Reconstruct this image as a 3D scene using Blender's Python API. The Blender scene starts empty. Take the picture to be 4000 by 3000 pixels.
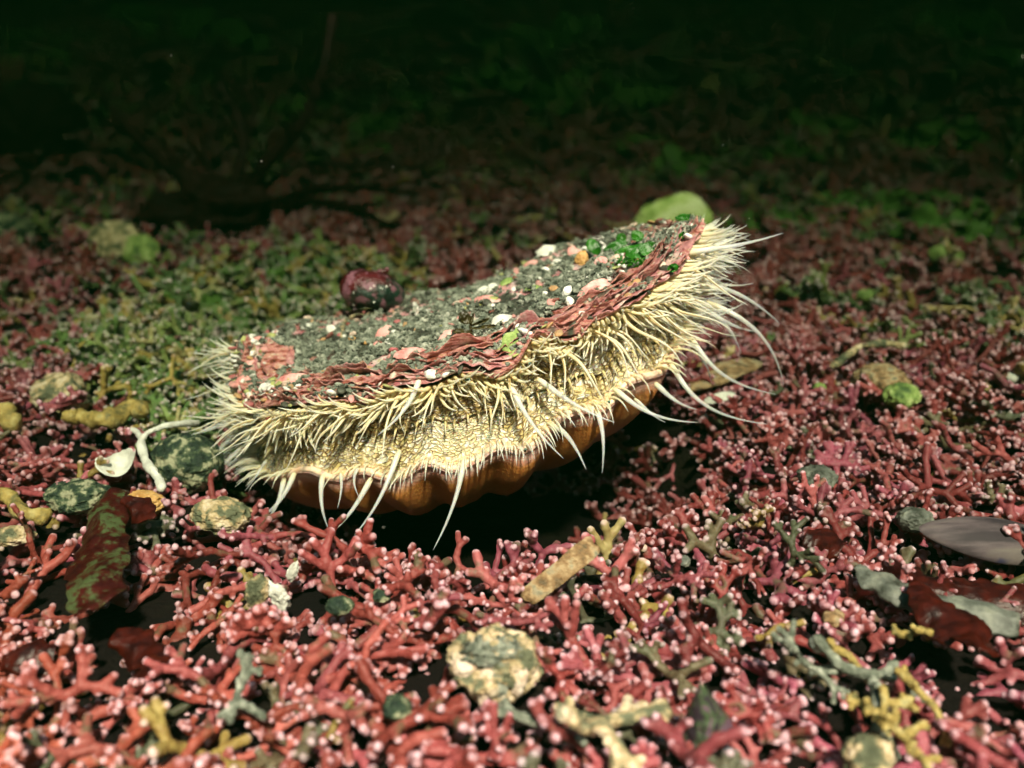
import bpy, math, random
import numpy as np
from mathutils import Vector, Matrix, Euler
random.seed(7); RNG = np.random.default_rng(11)
S = 0.01                      # everything below is written in centimetres; S turns it into metres
sc = bpy.context.scene
COL = sc.collection
# ------------------------------------------------------------------ camera
CAM_H = 12.0; PITCH = math.radians(19.4); HFOV = math.radians(55)
FPX = 2000/math.tan(HFOV/2)
cam = bpy.data.cameras.new('camera'); camo = bpy.data.objects.new('camera', cam); COL.objects.link(camo)
camo.location = (0, 0, CAM_H*S); camo.rotation_euler = (math.pi/2-PITCH, 0, 0)
cam.sensor_width = 36; cam.lens = 18/math.tan(HFOV/2)
cam.clip_start = 0.005; cam.clip_end = 200
cam.dof.use_dof = True; cam.dof.focus_distance = 0.258; cam.dof.aperture_fstop = 11.5
sc.camera = camo
# ------------------------------------------------------------------ world, sun, exposure
SUN_EL = math.radians(51); SUN_AZ = math.radians(10)      # light comes down from the camera's side, a little from its right
w = bpy.data.worlds.new('World'); sc.world = w; w.use_nodes = True
nt = w.node_tree; nt.nodes.clear()
sky = nt.nodes.new('ShaderNodeTexSky'); sky.sky_type = 'NISHITA'; sky.sun_disc = False
sky.sun_elevation = SUN_EL; sky.sun_rotation = math.pi-SUN_AZ
bg = nt.nodes.new('ShaderNodeBackground'); bg.inputs[1].default_value = 0.05
wo = nt.nodes.new('ShaderNodeOutputWorld')
nt.links.new(sky.outputs[0], bg.inputs[0]); nt.links.new(bg.outputs[0], wo.inputs[0])
sl = bpy.data.lights.new('sun', 'SUN'); sl.energy = 5.0; sl.angle = math.radians(4); sl.color = (1, 0.68, 0.76)
so = bpy.data.objects.new('sun', sl); COL.objects.link(so); so.location = (0, 0, 1)
sd = Vector((math.sin(SUN_AZ)*math.cos(SUN_EL), -math.cos(SUN_AZ)*math.cos(SUN_EL), math.sin(SUN_EL)))
so.rotation_euler = sd.to_track_quat('Z', 'Y').to_euler()
sc.view_settings.view_transform = 'Standard'; sc.view_settings.look = 'None'
sc.view_settings.exposure = 4.05; sc.view_settings.gamma = 1
sc.cycles.use_denoising = True
sc.cycles.max_bounces = 6; sc.cycles.transparent_max_bounces = 24; sc.cycles.volume_bounces = 0
sc.cycles.diffuse_bounces = 2; sc.cycles.transmission_bounces = 4; sc.cycles.glossy_bounces = 2
# ------------------------------------------------------------------ numbers
def hash3(i, j, k, seed):
    h = (i.astype(np.int64)*73856093) ^ (j.astype(np.int64)*19349663) ^ (k.astype(np.int64)*83492791) ^ (seed*2654435761 & 0x7fffffff)
    h = (h ^ (h >> 13))*1274126177 & 0xffffffff
    h = (h ^ (h >> 16))*2246822519 & 0xffffffff
    return ((h ^ (h >> 15)) & 0xffffff)/float(0xffffff)*2-1
def vn(p, seed=0):
    p = np.asarray(p, float); f = np.floor(p); t = p-f; t = t*t*(3-2*t); i = f.astype(np.int64); r = 0
    for a in (0, 1):
        for b in (0, 1):
            for c in (0, 1):
                wgt = (t[:, 0] if a else 1-t[:, 0])*(t[:, 1] if b else 1-t[:, 1])*(t[:, 2] if c else 1-t[:, 2])
                r = r + wgt*hash3(i[:, 0]+a, i[:, 1]+b, i[:, 2]+c, seed)
    return r
def fbm(p, oct=4, seed=0):
    p = np.asarray(p, float); r = 0; a = 1; s = 0
    for o in range(oct):
        r = r+a*vn(p*(2.03**o)+o*17.3, seed+o); s += a; a *= .5
    return r/s
def sstep(a, b, x):
    t = np.clip((x-a)/(b-a), 0, 1); return t*t*(3-2*t)
def p3(x, y, z=0):
    return np.stack([x, y, np.zeros_like(x)+z], -1)
# ------------------------------------------------------------------ mesh helpers
def new_mesh(name, V, F, attrs=None, smooth=True):
    me = bpy.data.meshes.new(name); V = np.asarray(V, np.float32)
    me.vertices.add(len(V)); me.vertices.foreach_set('co', V.ravel())
    Fs = [np.asarray(f, np.int32) for f in (F if isinstance(F, list) else [F]) if len(f)]
    tot = np.concatenate([np.full(len(f), f.shape[1], np.int32) for f in Fs])
    idx = np.concatenate([f.ravel() for f in Fs])
    me.loops.add(len(idx)); me.loops.foreach_set('vertex_index', idx)
    me.polygons.add(len(tot)); st = np.concatenate([[0], np.cumsum(tot)[:-1]]).astype(np.int32)
    me.polygons.foreach_set('loop_start', st)
    try: me.polygons.foreach_set('loop_total', tot)
    except Exception: pass
    me.polygons.foreach_set('use_smooth', np.full(len(tot), smooth))
    for k, v in (attrs or {}).items():
        v = np.asarray(v, np.float32)
        if v.ndim == 1:
            a = me.attributes.new(k, 'FLOAT', 'POINT'); a.data.foreach_set('value', v)
        else:
            a = me.attributes.new(k, 'FLOAT_COLOR', 'POINT')
            if v.shape[1] == 3: v = np.concatenate([v, np.ones((len(v), 1), np.float32)], 1)
            a.data.foreach_set('color', v.ravel())
    me.update(); me.validate(); return me
def tag(o, label=None, cat=None, group=None, kind=None):
    if label: o['label'] = label
    if cat: o['category'] = cat
    if group: o['group'] = group
    if kind: o['kind'] = kind
    return o
def obj(name, V, F, mat, parent=None, origin=None, attrs=None, smooth=True):
    """V in world centimetres; the object's origin goes to `origin` (or its parent's)."""
    V = np.asarray(V, float)
    po = np.array(parent['_o']) if parent is not None and '_o' in parent else np.zeros(3)
    org = np.array(origin) if origin is not None else (po if parent is not None else V.mean(0)*[1, 1, 0]+[0, 0, V[:, 2].min()])
    me = new_mesh(name, (V-org)*S, F, attrs, smooth)
    if mat: me.materials.append(mat)
    o = bpy.data.objects.new(name, me); COL.objects.link(o)
    if parent is not None:
        o.parent = parent; o.location = (org-po)*S
    else: o.location = org*S
    o['_o'] = [float(c) for c in org]
    return o
def empty(name, loc, label, cat, group=None):
    o = bpy.data.objects.new(name, None); COL.objects.link(o); o.empty_display_size = 0.01
    o.location = [c*S for c in loc]; o['_o'] = [float(c) for c in loc]; tag(o, label, cat, group); return o
class MB:
    def __init__(s): s.V = []; s.Q = []; s.T = []; s.A = {}; s.n = 0
    def add(s, V, F, **attrs):
        V = np.asarray(V, float); F = F if isinstance(F, list) else [F]
        for f in F:
            f = np.asarray(f)
            if len(f) == 0: continue
            (s.Q if f.shape[1] == 4 else s.T).append(f+s.n)
        s.V.append(V); s.n += len(V)
        for k, v in attrs.items():
            v = np.asarray(v, float)
            if v.ndim == 0: v = np.full(len(V), float(v))
            elif v.ndim == 1 and len(v) == 3 and len(V) != 3: v = np.tile(v, (len(V), 1))
            s.A.setdefault(k, []).append(v)
    def build(s, name, mat, parent=None, origin=None, smooth=True):
        F = []
        if s.Q: F.append(np.concatenate(s.Q))
        if s.T: F.append(np.concatenate(s.T))
        return obj(name, np.concatenate(s.V), F, mat, parent, origin, {k: np.concatenate(v) for k, v in s.A.items()}, smooth)
def tube(P, R, n=8, flat=1.0, up=None):
    P = np.asarray(P, float); K = len(P); R = np.broadcast_to(np.asarray(R, float), (K,))
    T = np.gradient(P, axis=0); T /= np.linalg.norm(T, axis=1)[:, None]+1e-12
    u = np.array(up if up is not None else ([0, 0, 1] if abs(T[0, 2]) < .9 else [1, 0, 0]), float)
    V = []; a = np.arange(n)*2*math.pi/n
    for k in range(K):
        u = u-T[k]*np.dot(u, T[k]); u /= np.linalg.norm(u)+1e-12; v = np.cross(T[k], u)
        V.append(P[k]+R[k]*(np.cos(a)[:, None]*v+np.sin(a)[:, None]*u*flat))
    V.append(P[:1]-T[:1]*R[0]*.6); V.append(P[-1:]+T[-1:]*R[-1]*.6)
    V = np.concatenate(V); i = np.arange(n); j = (i+1) % n; Q = []
    for k in range(K-1): Q.append(np.stack([k*n+i, k*n+j, (k+1)*n+j, (k+1)*n+i], 1))
    b = K*n; e = b+1; last = (K-1)*n
    Tt = np.concatenate([np.stack([np.full(n, b), j, i], 1), np.stack([np.full(n, e), last+i, last+j], 1)])
    al = np.concatenate([np.repeat(np.linspace(0, 1, K), n), [0, 1]])
    return V, [np.concatenate(Q), Tt], al
_ico = {}
def ico(sub):
    if sub not in _ico:
        import bmesh
        bm = bmesh.new(); bmesh.ops.create_icosphere(bm, subdivisions=sub, radius=1)
        _ico[sub] = (np.array([v.co[:] for v in bm.verts]), np.array([[v.index for v in f.verts] for f in bm.faces])); bm.free()
    return _ico[sub]
def blob(c, r, sub=4, amp=.15, fr=1.5, seed=0, rot=None):
    V, F = ico(sub); r = np.broadcast_to(np.asarray(r, float), (3,))
    d = 1+amp*fbm(V*fr+seed*3.7, 4, seed); W = V*d[:, None]*r
    if rot is not None: W = W@np.array(Euler(rot).to_matrix()).T
    return W+np.array(c), F
def grid(nu, nv, close_u=False):
    i = np.arange(nu if close_u else nu-1); j = np.arange(nv-1); I, J = np.meshgrid(i, j, indexing='ij')
    I2 = (I+1) % nu
    return np.stack([I*nv+J, I2*nv+J, I2*nv+J+1, I*nv+J+1], -1).reshape(-1, 4)
# ------------------------------------------------------------------ picking points through a pixel of the 4000 x 3000 photograph
FW = np.array([0, math.cos(PITCH), -math.sin(PITCH)]); UP = np.array([0, math.sin(PITCH), math.cos(PITCH)]); RT = np.array([1., 0, 0])
C0 = np.array([0, 0, CAM_H])
def ray(px, py): return FW+(px-2000)/FPX*RT-(py-1500)/FPX*UP
def at(px, py, z=0.):
    d = ray(px, py); t = (z-CAM_H)/d[2]; return C0+d*t
def atd(px, py, dist): return C0+ray(px, py)*dist     # dist = depth along the view axis
# ------------------------------------------------------------------ node helpers
class N:
    def __init__(s, name):
        s.m = bpy.data.materials.new(name); s.m.use_nodes = True; s.t = s.m.node_tree; s.t.nodes.clear()
        s.out = s.t.nodes.new('ShaderNodeOutputMaterial')
    def n(s, typ, ins=None, **kw):
        x = s.t.nodes.new('ShaderNode'+typ)
        for k, v in kw.items(): setattr(x, k, v)
        for k, v in (ins or {}).items(): s.set(x.inputs[k], v)
        return x
    def set(s, i, v):
        if hasattr(v, 'default_value') or hasattr(v, 'is_output'): s.t.links.new(v, i)
        else:
            if isinstance(v, (tuple, list)) and len(v) == 3 and i.type == 'RGBA': v = (*v, 1)
            i.default_value = v
    def co(s, scale=1.0, vec=(1, 1, 1)):
        c = s.n('TexCoord').outputs['Object']; k = scale/S
        return s.n('Mapping', {'Vector': c, 'Scale': tuple(k*a for a in vec)}).outputs[0]
    def noise(s, scale, detail=4, co=None, rough=.55, dist=0):
        x = s.n('TexNoise', {'Vector': co if co is not None else s.co(), 'Scale': scale, 'Detail': detail, 'Roughness': rough, 'Distortion': dist}); return x.outputs[0]
    def vor(s, scale, co=None, feature='F1', rnd=1):
        x = s.n('TexVoronoi', {'Vector': co if co is not None else s.co(), 'Scale': scale, 'Randomness': rnd}, feature=feature); return x.outputs[0]
    def ramp(s, f, stops, interp='LINEAR'):
        x = s.n('ValToRGB', {'Fac': f}); r = x.color_ramp; r.interpolation = interp
        while len(r.elements) < len(stops): r.elements.new(.5)
        for e, (p, c) in zip(r.elements, stops):
            e.position = p; e.color = (*c, 1) if not isinstance(c, (int, float)) else (c, c, c, 1)
        return x.outputs[0]
    def mix(s, f, a, b, mode='MIX'):
        x = s.n('Mix', data_type='RGBA', blend_type=mode)
        s.set(x.inputs[0], f); s.set(x.inputs[6], a); s.set(x.inputs[7], b); return x.outputs[2]
    def math(s, op, a, b=0.0, clamp=False):
        x = s.n('Math', operation=op, use_clamp=clamp); s.set(x.inputs[0], a); s.set(x.inputs[1], b); return x.outputs[0]
    def attr(s, name, col=False):
        x = s.n('Attribute', attribute_name=name); return x.outputs[0 if col else 2]
    def bump(s, h, dist=.03, strength=1.0, nrm=None):
        ins = {'Height': h, 'Distance': dist*S, 'Strength': strength}
        if nrm is not None: ins['Normal'] = nrm
        return s.n('Bump', ins).outputs[0]
    def bsdf(s, col, rough=.5, nrm=None, spec=.5, sss=0, sssr=(1, .5, .3), sscale=.1, coat=0, **kw):
        b = s.n('BsdfPrincipled'); s.set(b.inputs['Base Color'], col); s.set(b.inputs['Roughness'], rough)
        s.set(b.inputs['Specular IOR Level'], spec)
        if nrm is not None: s.set(b.inputs['Normal'], nrm)
        if sss:
            s.set(b.inputs['Subsurface Weight'], sss); b.inputs['Subsurface Radius'].default_value = sssr; b.inputs['Subsurface Scale'].default_value = sscale*S
        if coat: b.inputs['Coat Weight'].default_value = coat; b.inputs['Coat Roughness'].default_value = .15
        return b.outputs[0]
    def done(s, sh): s.t.links.new(sh, s.out.inputs[0]); return s.m
# ------------------------------------------------------------------ materials
def m_seabed():
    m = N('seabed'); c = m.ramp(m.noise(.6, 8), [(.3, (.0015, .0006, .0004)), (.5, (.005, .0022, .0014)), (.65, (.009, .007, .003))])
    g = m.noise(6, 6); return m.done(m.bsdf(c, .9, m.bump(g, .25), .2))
def m_maerl(mode):
    m = N('maerl_'+mode)
    tint = m.n('ObjectInfo').outputs['Color'] if mode == 'single' else m.attr('tint', True)
    n1 = m.noise(2.2, 5); n2 = m.noise(14, 3)
    dark = m.mix(1.0, tint, (.62, .5, .45), 'MULTIPLY')
    c = m.mix(m.ramp(n1, [(.35, 0), (.65, 1)]), dark, tint)
    c = m.mix(m.ramp(n2, [(.64, 0), (.76, .4)]), c, m.mix(.5, tint, (.75, .5, .48)))
    tip = m.math('MULTIPLY', m.attr('tip'), m.ramp(m.noise(4, 3), [(.35, .15), (.65, 1)]))
    tipc = m.mix(.62, tint, (.90, .66, .76))
    c = m.mix(tip, c, tipc)
    silt = m.ramp(m.noise(1.1, 6), [(.58, 0), (.66, .8)])
    c = m.mix(m.math('MULTIPLY', silt, m.math('SUBTRACT', 1, tip)), c, (.075, .085, .045))
    b = m.bump(m.noise(22, 4), .012, .8, m.bump(m.vor(9), .02, .5))
    return m.done(m.bsdf(c, .55, b, .35, .12, (1, .35, .25), .08))
def m_simple(name, stops, scale=2.0, rough=.6, bscale=10, bd=.03, spec=.4, sss=0, detail=6, coat=0, vec=(1, 1, 1)):
    m = N(name); co = m.co(1, vec); c = m.ramp(m.noise(scale, detail, co), stops)
    return m.done(m.bsdf(c, rough, m.bump(m.noise(bscale, 5, co), bd), spec, sss, coat=coat))
M = {}
M['seabed'] = m_seabed(); M['maerl'] = m_maerl('single'); M['maerl_bed'] = m_maerl('bed')
M['silt'] = m_simple('silt', [(.3, (.045, .06, .04)), (.5, (.18, .20, .155)), (.60, (.32, .34, .27)), (.68, (.5, .51, .43))], 3.5, .9, 10, .10, .2, detail=9)
M['green_stone'] = m_simple('green_stone', [(.3, (.006, .014, .009)), (.46, (.016, .035, .02)), (.53, (.07, .10, .05)), (.59, (.34, .34, .22))], 2.8, .6, 9, .12, detail=12)
M['white_shell'] = m_simple('white_shell', [(.3, (.42, .42, .36)), (.6, (.75, .75, .68)), (.8, (.25, .24, .16))], 2.5, .5, 12, .03)
M['cream_stone'] = m_simple('cream_stone', [(.3, (.05, .06, .03)), (.45, (.13, .14, .08)), (.52, (.45, .34, .18)), (.62, (.7, .58, .42)), (.72, (.12, .15, .08))], 2.2, .6, 7, .14, detail=10)
M['pink_chip'] = m_simple('pink_chip', [(.3, (.45, .12, .11)), (.5, (.72, .36, .33)), (.7, (.85, .74, .66))], 2.2, .5, 12, .03)
M['tan_shell'] = m_simple('tan_shell', [(.34, (.08, .07, .04)), (.45, (.24, .14, .06)), (.53, (.40, .28, .15)), (.62, (.30, .27, .18)), (.7, (.07, .08, .05))], 2.6, .6, 7, .12, detail=10, vec=(1, 1.8, 1))
M['yellow_twig'] = m_simple('yellow_twig', [(.35, (.12, .11, .04)), (.5, (.36, .26, .07)), (.62, (.46, .38, .15)), (.72, (.2, .2, .1))], 2.4, .6, 9, .06, detail=9)
M['grey_stone'] = m_simple('grey_stone', [(.35, (.03, .035, .025)), (.5, (.12, .13, .11)), (.62, (.2, .21, .17)), (.7, (.06, .08, .04))], 2.2, .55, 8, .03)
M['bleached'] = m_simple('bleached', [(.3, (.35, .22, .12)), (.5, (.68, .55, .42)), (.68, (.80, .70, .58)), (.8, (.2, .2, .12))], 3, .55, 9, .08)
M['lime'] = m_simple('lime', [(.35, (.05, .10, .025)), (.5, (.24, .34, .09)), (.62, (.45, .52, .22))], 1.6, .7, 4, .12, detail=8)
M['dark_weed'] = m_simple('dark_weed', [(.3, (.004, .0015, .001)), (.7, (.016, .004, .003))], 1, .7, 5, .03, .1)
def m_blade(name, c1, c2, tr=.5, rough=.25, patch=None, scale=1.5):
    m = N(name); c = m.ramp(m.noise(scale, 5), [(.35, c1), (.65, c2)])
    if patch is not None:
        f = m.ramp(m.noise(1.5, 10, rough=.8), [(.53, 0), (.56, 1)]); c = m.mix(f, c, patch)
    b = m.bsdf(c, rough, m.bump(m.noise(4, 6), .06), .5)
    t = m.n('BsdfTranslucent', {'Color': c}).outputs[0]
    x = m.n('MixShader', {0: tr, 1: b, 2: t}); return m.done(x.outputs[0])
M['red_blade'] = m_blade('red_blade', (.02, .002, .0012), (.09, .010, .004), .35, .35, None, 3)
M['red_blade_silt'] = m_blade('red_blade_silt', (.03, .003, .002), (.08, .010, .006), .3, .3, (.09, .12, .045), 2.5)
M['green_blade'] = m_blade('green_blade', (.02, .13, .01), (.06, .30, .02), .5, .25, None, 1.2)
M['olive_blade'] = m_blade('olive_blade', (.035, .03, .008), (.10, .085, .02), .35, .35)
M['purple_hair'] = m_blade('purple_hair', (.05, .012, .015), (.13, .035, .035), .4, .4)
def m_upper():
    m = N('upper_shell'); zone = m.attr('zone'); ps = m.attr('crust')   # zone: 0 silted field, 1 bare lamella edge
    silt = m.ramp(m.noise(3.2, 8, rough=.7), [(.35, (.010, .010, .007)), (.5, (.05, .055, .035)), (.68, (.13, .15, .11))])
    band = m.noise(3.0, 7, m.co(1, (.8, .8, 6)), .65)
    lam = m.ramp(band, [(.30, (.05, .010, .008)), (.40, (.26, .07, .03)), (.47, (.50, .17, .15)), (.53, (.72, .36, .34)), (.58, (.45, .20, .08)), (.64, (.85, .70, .60)), (.72, (.16, .15, .10))])
    crust = m.ramp(m.noise(2.4, 6), [(.35, (.42, .12, .14)), (.5, (.68, .33, .34)), (.62, (.85, .72, .66)), (.75, (.55, .5, .2))])
    c = m.mix(zone, silt, lam); c = m.mix(ps, c, crust)
    sp = m.ramp(m.vor(7), [(.10, 1), (.16, 0)]); keep = m.ramp(m.noise(1.4, 3), [(.52, 0), (.6, 1)])
    c = m.mix(m.math('MULTIPLY', sp, keep), c, (.85, .83, .75))
    b = m.bump(m.noise(12, 8, rough=.75), .09, 1.0, m.bump(m.noise(5, 5, m.co(1, (.4, .4, 8))), .05, .8))
    return m.done(m.bsdf(c, m.mix(zone, (.8, .8, .8), (.42, .42, .42)), b, .4, .05))
M['upper'] = m_upper()
def m_lower():
    m = N('lower_shell'); rim = m.attr('rim')
    c = m.ramp(m.noise(.7, 6), [(.3, (.42, .14, .03)), (.55, (.60, .24, .06)), (.75, (.70, .34, .12))])
    c = m.mix(m.ramp(m.vor(3.5), [(.05, .6), (.09, 0)]), c, (.1, .04, .02))
    band = m.ramp(m.noise(6, 4, m.co(1, (.3, .3, 6))), [(.35, (.70, .30, .24)), (.5, (.85, .50, .42)), (.62, (.90, .68, .56))])
    c = m.mix(rim, c, band)
    return m.done(m.bsdf(c, .4, m.bump(m.noise(9, 6), .03), .4, .25, (1, .4, .2), .2))
M['lower'] = m_lower()
def m_mantle():
    m = N('mantle'); uv = m.attr('uvw', True)
    wob = m.n('Mapping', {'Vector': uv, 'Scale': (1, 1, 1)}).outputs[0]
    nz = m.n('TexNoise', {'Vector': wob, 'Scale': 1.5, 'Detail': 3})
    wob = m.n('VectorMath', {0: wob, 1: m.n('VectorMath', {0: nz.outputs[1], 3: .5}, operation='SCALE').outputs[0]}, operation='ADD').outputs[0]
    cell = m.n('Mapping', {'Vector': wob, 'Scale': (6, 12, 1)}).outputs[0]
    v1 = m.vor(1.0, cell, 'DISTANCE_TO_EDGE'); vf = m.n('TexVoronoi', {'Vector': cell, 'Scale': 1.0}).outputs[1]
    big = m.noise(.9, 4, wob)
    width = m.ramp(big, [(.32, .05), (.5, .14), (.66, .30)])
    line = m.math('SUBTRACT', 1, m.math('DIVIDE', v1, width, True), True)
    brk = m.ramp(m.noise(3.1, 4, wob), [(.34, 0), (.46, 1)])
    line = m.math('MULTIPLY', line, brk)
    cream = m.mix(m.ramp(big, [(.35, 0), (.6, 1)]), (.90, .82, .55), (.66, .52, .22))
    sh = m.n('SeparateColor', {0: vf}).outputs[0]
    cream = m.mix(m.ramp(sh, [(.6, 0), (.8, .75)]), cream, (.95, .93, .80))
    brown = m.mix(big, (.06, .025, .006), (.15, .07, .014))
    c = m.mix(m.math('MULTIPLY', line, m.attr('pat')), cream, brown)
    c = m.mix(m.math('MULTIPLY', m.math('SUBTRACT', 1, m.attr('pat')), .9), c, (.88, .64, .38))
    h = m.math('MULTIPLY', m.math('MINIMUM', v1, .3), 3.0)
    b = m.bump(h, .045, 1.0, m.bump(m.noise(3.5, 5, wob), .12, 1.0))
    return m.done(m.bsdf(c, .25, b, .6, .35, (1, .6, .25), .12))
M['mantle'] = m_mantle()
def m_tent():
    m = N('tentacle'); al = m.attr('along'); k = m.attr('clear')
    n = m.noise(3, 3)
    c = m.ramp(al, [(0, (.90, .72, .34)), (.35, (.92, .80, .46)), (1, (.93, .90, .74))])
    c2 = m.ramp(al, [(0, (.94, .84, .56)), (.2, (.92, .94, .90)), (1, (.85, .92, .97))])
    c = m.mix(k, c, c2); c = m.mix(m.attr('stripe'), c, (.42, .24, .03))
    b = m.bsdf(c, .28, m.bump(n, .02), .5, .35, (1, .7, .4), .1)
    t = m.n('BsdfTranslucent', {'Color': c}).outputs[0]
    x = m.n('MixShader', {0: .28, 1: b, 2: t}).outputs[0]
    a = m.math('MULTIPLY', m.math('MULTIPLY', k, .42), m.ramp(al, [(.05, 0), (.35, 1)]))
    a = m.math('ADD', a, m.math('MULTIPLY', al, .30))
    tr = m.n('BsdfTransparent').outputs[0]
    return m.done(m.n('MixShader', {0: a, 1: x, 2: tr}).outputs[0])
M['tent'] = m_tent()
def m_eye():
    m = N('eye'); z = m.n('SeparateXYZ', {0: m.n('TexCoord').outputs['Normal']}).outputs[1]
    c = m.ramp(m.math('ABSOLUTE', z), [(.72, (.25, .45, .36)), (.82, (.01, .02, .02))]); return m.done(m.bsdf(c, .08, None, .9, coat=1))
M['eye'] = m_eye()
def m_snail():
    m = N('snail_shell'); a = m.attr('top')
    red = m.ramp(m.noise(1.6, 5), [(.35, (.02, .003, .003)), (.6, (.085, .007, .008))])
    gr = m.ramp(m.noise(3, 6), [(.35, (.005, .014, .010)), (.52, (.012, .036, .022)), (.62, (.09, .06, .06))])
    f = m.math('ADD', a, m.math('MULTIPLY', m.math('SUBTRACT', m.noise(1.2, 5), .5), 1.2))
    c = m.mix(m.ramp(f, [(.45, 0), (.55, 1)]), gr, red)
    c = m.mix(m.ramp(m.noise(2.8, 8), [(.53, 0), (.57, .8)]), c, (.26, .11, .15))
    return m.done(m.bsdf(c, .33, m.bump(m.noise(5, 7), .10), .5))
M['snail'] = m_snail()
M['disc'] = m_simple('disc', [(.36, (.22, .36, .06)), (.48, (.50, .62, .20)), (.6, (.75, .80, .45))], .7, .7, 2, .2)
M['white_bead'] = m_simple('white_bead', [(.3, (.62, .62, .55)), (.7, (.85, .85, .78))], 3, .35, 10, .02)
M['brown_pebble'] = m_simple('brown_pebble', [(.3, (.35, .16, .04)), (.6, (.62, .38, .14)), (.8, (.7, .6, .4))], 2, .4, 8, .03)
# ------------------------------------------------------------------ the scallop's geometry as functions of the angle round its plan outline
XC, YC, RA, RB = -1.45, 30.4, 7.25, 6.3
def hit(px, py, far=False, sc_=1.0):
    d = ray(px, py); ax = RA*sc_; by = RB*sc_
    A = (d[0]/ax)**2+(d[1]/by)**2; B = 2*(-XC*d[0]/ax**2-YC*d[1]/by**2); Cc = (XC/ax)**2+(YC/by)**2-1
    D = max(B*B-4*A*Cc, 0); t = (-B+(1 if far else -1)*math.sqrt(D))/(2*A); P = C0+d*t
    return math.atan2((P[1]-YC)/by, (P[0]-XC)/ax) % (2*math.pi), P[2]
UPF = [(852,1511),(891,1539),(936,1556),(987,1579),(1033,1573),(1089,1573),(1174,1568),(1230,1553),(1285,1540),(1332,1540),(1389,1553),(1430,1560),(1470,1535),(1507,1500),(1550,1490),(1598,1490),(1650,1488),(1711,1472),(1767,1443),(1801,1428),(1852,1424),(1908,1443),(1954,1444),(2012,1415),(2040,1375),(2065,1330),(2085,1298),(2118,1284),(2160,1290),(2214,1302),(2264,1290),(2281,1262),(2330,1236),(2402,1205),(2440,1180),(2507,1147),(2547,1114),(2583,1089),(2640,1055),(2680,1000),(2710,940),(2750,890),(2785,865)]
UPB = [(856,1480),(866,1415),(880,1375),(925,1336),(1004,1319),(1089,1296),(1179,1279),(1259,1262),(1343,1245),(1541,1203),(1654,1188),(1767,1178),(1852,1144),(1920,1105),(2000,1070),(2054,1042),(2111,995),(2168,972),(2244,955),(2333,915),(2460,900),(2586,893),(2713,868),(2780,862)]
LOF = [(930,1815),(1018,1879),(1055,1884),(1100,1872),(1150,1850),(1200,1852),(1260,1880),(1320,1888),(1370,1862),(1421,1856),(1464,1876),(1537,1894),(1586,1873),(1629,1839),(1665,1827),(1702,1830),(1739,1852),(1787,1849),(1824,1830),(1879,1809),(1910,1781),(1946,1766),(1977,1763),(2007,1775),(2038,1781),(2062,1775),(2100,1755),(2135,1718),(2168,1687),(2206,1649),(2244,1630),(2307,1618),(2371,1611),(2409,1586),(2434,1554),(2453,1523),(2485,1504),(2542,1485),(2599,1472),(2637,1428),(2660,1385),(2700,1340),(2745,1290),(2775,1200)]
TWO = 2*math.pi
def ztable(front, back=None, sc_=1.0):
    T = [hit(*p, sc_=sc_) for p in front]
    if back: T += [hit(*p, far=True, sc_=sc_) for p in back]
    T = sorted(T); th = np.array([t[0] for t in T]); z = np.array([t[1] for t in T])
    g = np.linspace(0, TWO, 1440, endpoint=False)
    zz = np.interp(g, np.concatenate([th-TWO, th, th+TWO]), np.concatenate([z, z, z]))
    k = np.hanning(15); k /= k.sum(); zz = np.convolve(np.concatenate([zz[-30:], zz, zz[:30]]), k, 'same')[30:-30]
    return g, zz
gU, zU = ztable(UPF, UPB)
def _lp(z, k):
    c = np.fft.rfft(z); c[k+1:] = 0; return np.fft.irfft(c, len(z))
_b = sstep(-.02, .35, np.sin(gU)); zU = zU*(1-_b)+_lp(zU, 3)*_b
gL, zL0 = ztable(LOF)
back = sstep(.05, .5, np.sin(gL)); zL = zL0*(1-back)+(zU-.25)*back      # the two valves meet along the hinge
zL = np.minimum(zL, zU-.25)
def per(g, z): 
    g2 = np.concatenate([g, [TWO]]); z2 = np.concatenate([z, z[:1]]); return lambda t: np.interp(np.mod(t, TWO), g2, z2)
fU, fL = per(gU, zU), per(gL, zL)
def lowpass(g, z, kmax):
    c = np.fft.rfft(z); c2 = c.copy(); c2[kmax+1:] = 0; return np.fft.irfft(c2, len(z))
lU = per(gU, lowpass(gU, zU, 1)); mU = per(gU, lowpass(gU, zU, 3)); lL = per(gL, lowpass(gL, zL, 1)); mL = per(gL, lowpass(gL, zL, 4))
aU = lowpass(gU, zU, 0)[0]; aL = lowpass(gL, zL, 0)[0]
def plan(th, r=1.0): return XC+RA*r*np.cos(th), YC+RB*r*np.sin(th)
def upper_z(th, r, fine=True):
    x, y = plan(th, r)
    z = aU+(lU(th)-aU)*r+(mU(th)-lU(th))*r**2.2+(fU(th)-mU(th))*r**5
    z = z+.30*(1-r**2)*r*0+.12*(1-r**3)
    if fine:
        P = p3(x, y)
        ro = r+.018*fbm(P*.9, 3, 5)
        lam = np.mod(ro*13+.6*fbm(P*.35, 3, 9), 1.0)                       # growth lamellae: saw-toothed steps
        z = z+(.10*lam**2)*sstep(.25, .8, r)*(.5+.5*fbm(P*.5, 2, 4))*1.6
        z = z+.34*fbm(P*.55, 4, 21)*sstep(1.0, .85, r)+.15*fbm(P*1.7, 3, 23)*sstep(1.0, .9, r)+.06*fbm(P*4.2, 4, 22)
        z = z-.10*sstep(.965, 1.0, r)
    return z
SC = empty('scallop', (XC, YC, -2.2), 'large live scallop gaping towards the viewer, cream tentacles fringing both valves', 'scallop')
def ribw(th): return (fU(th)-mU(th))
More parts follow.
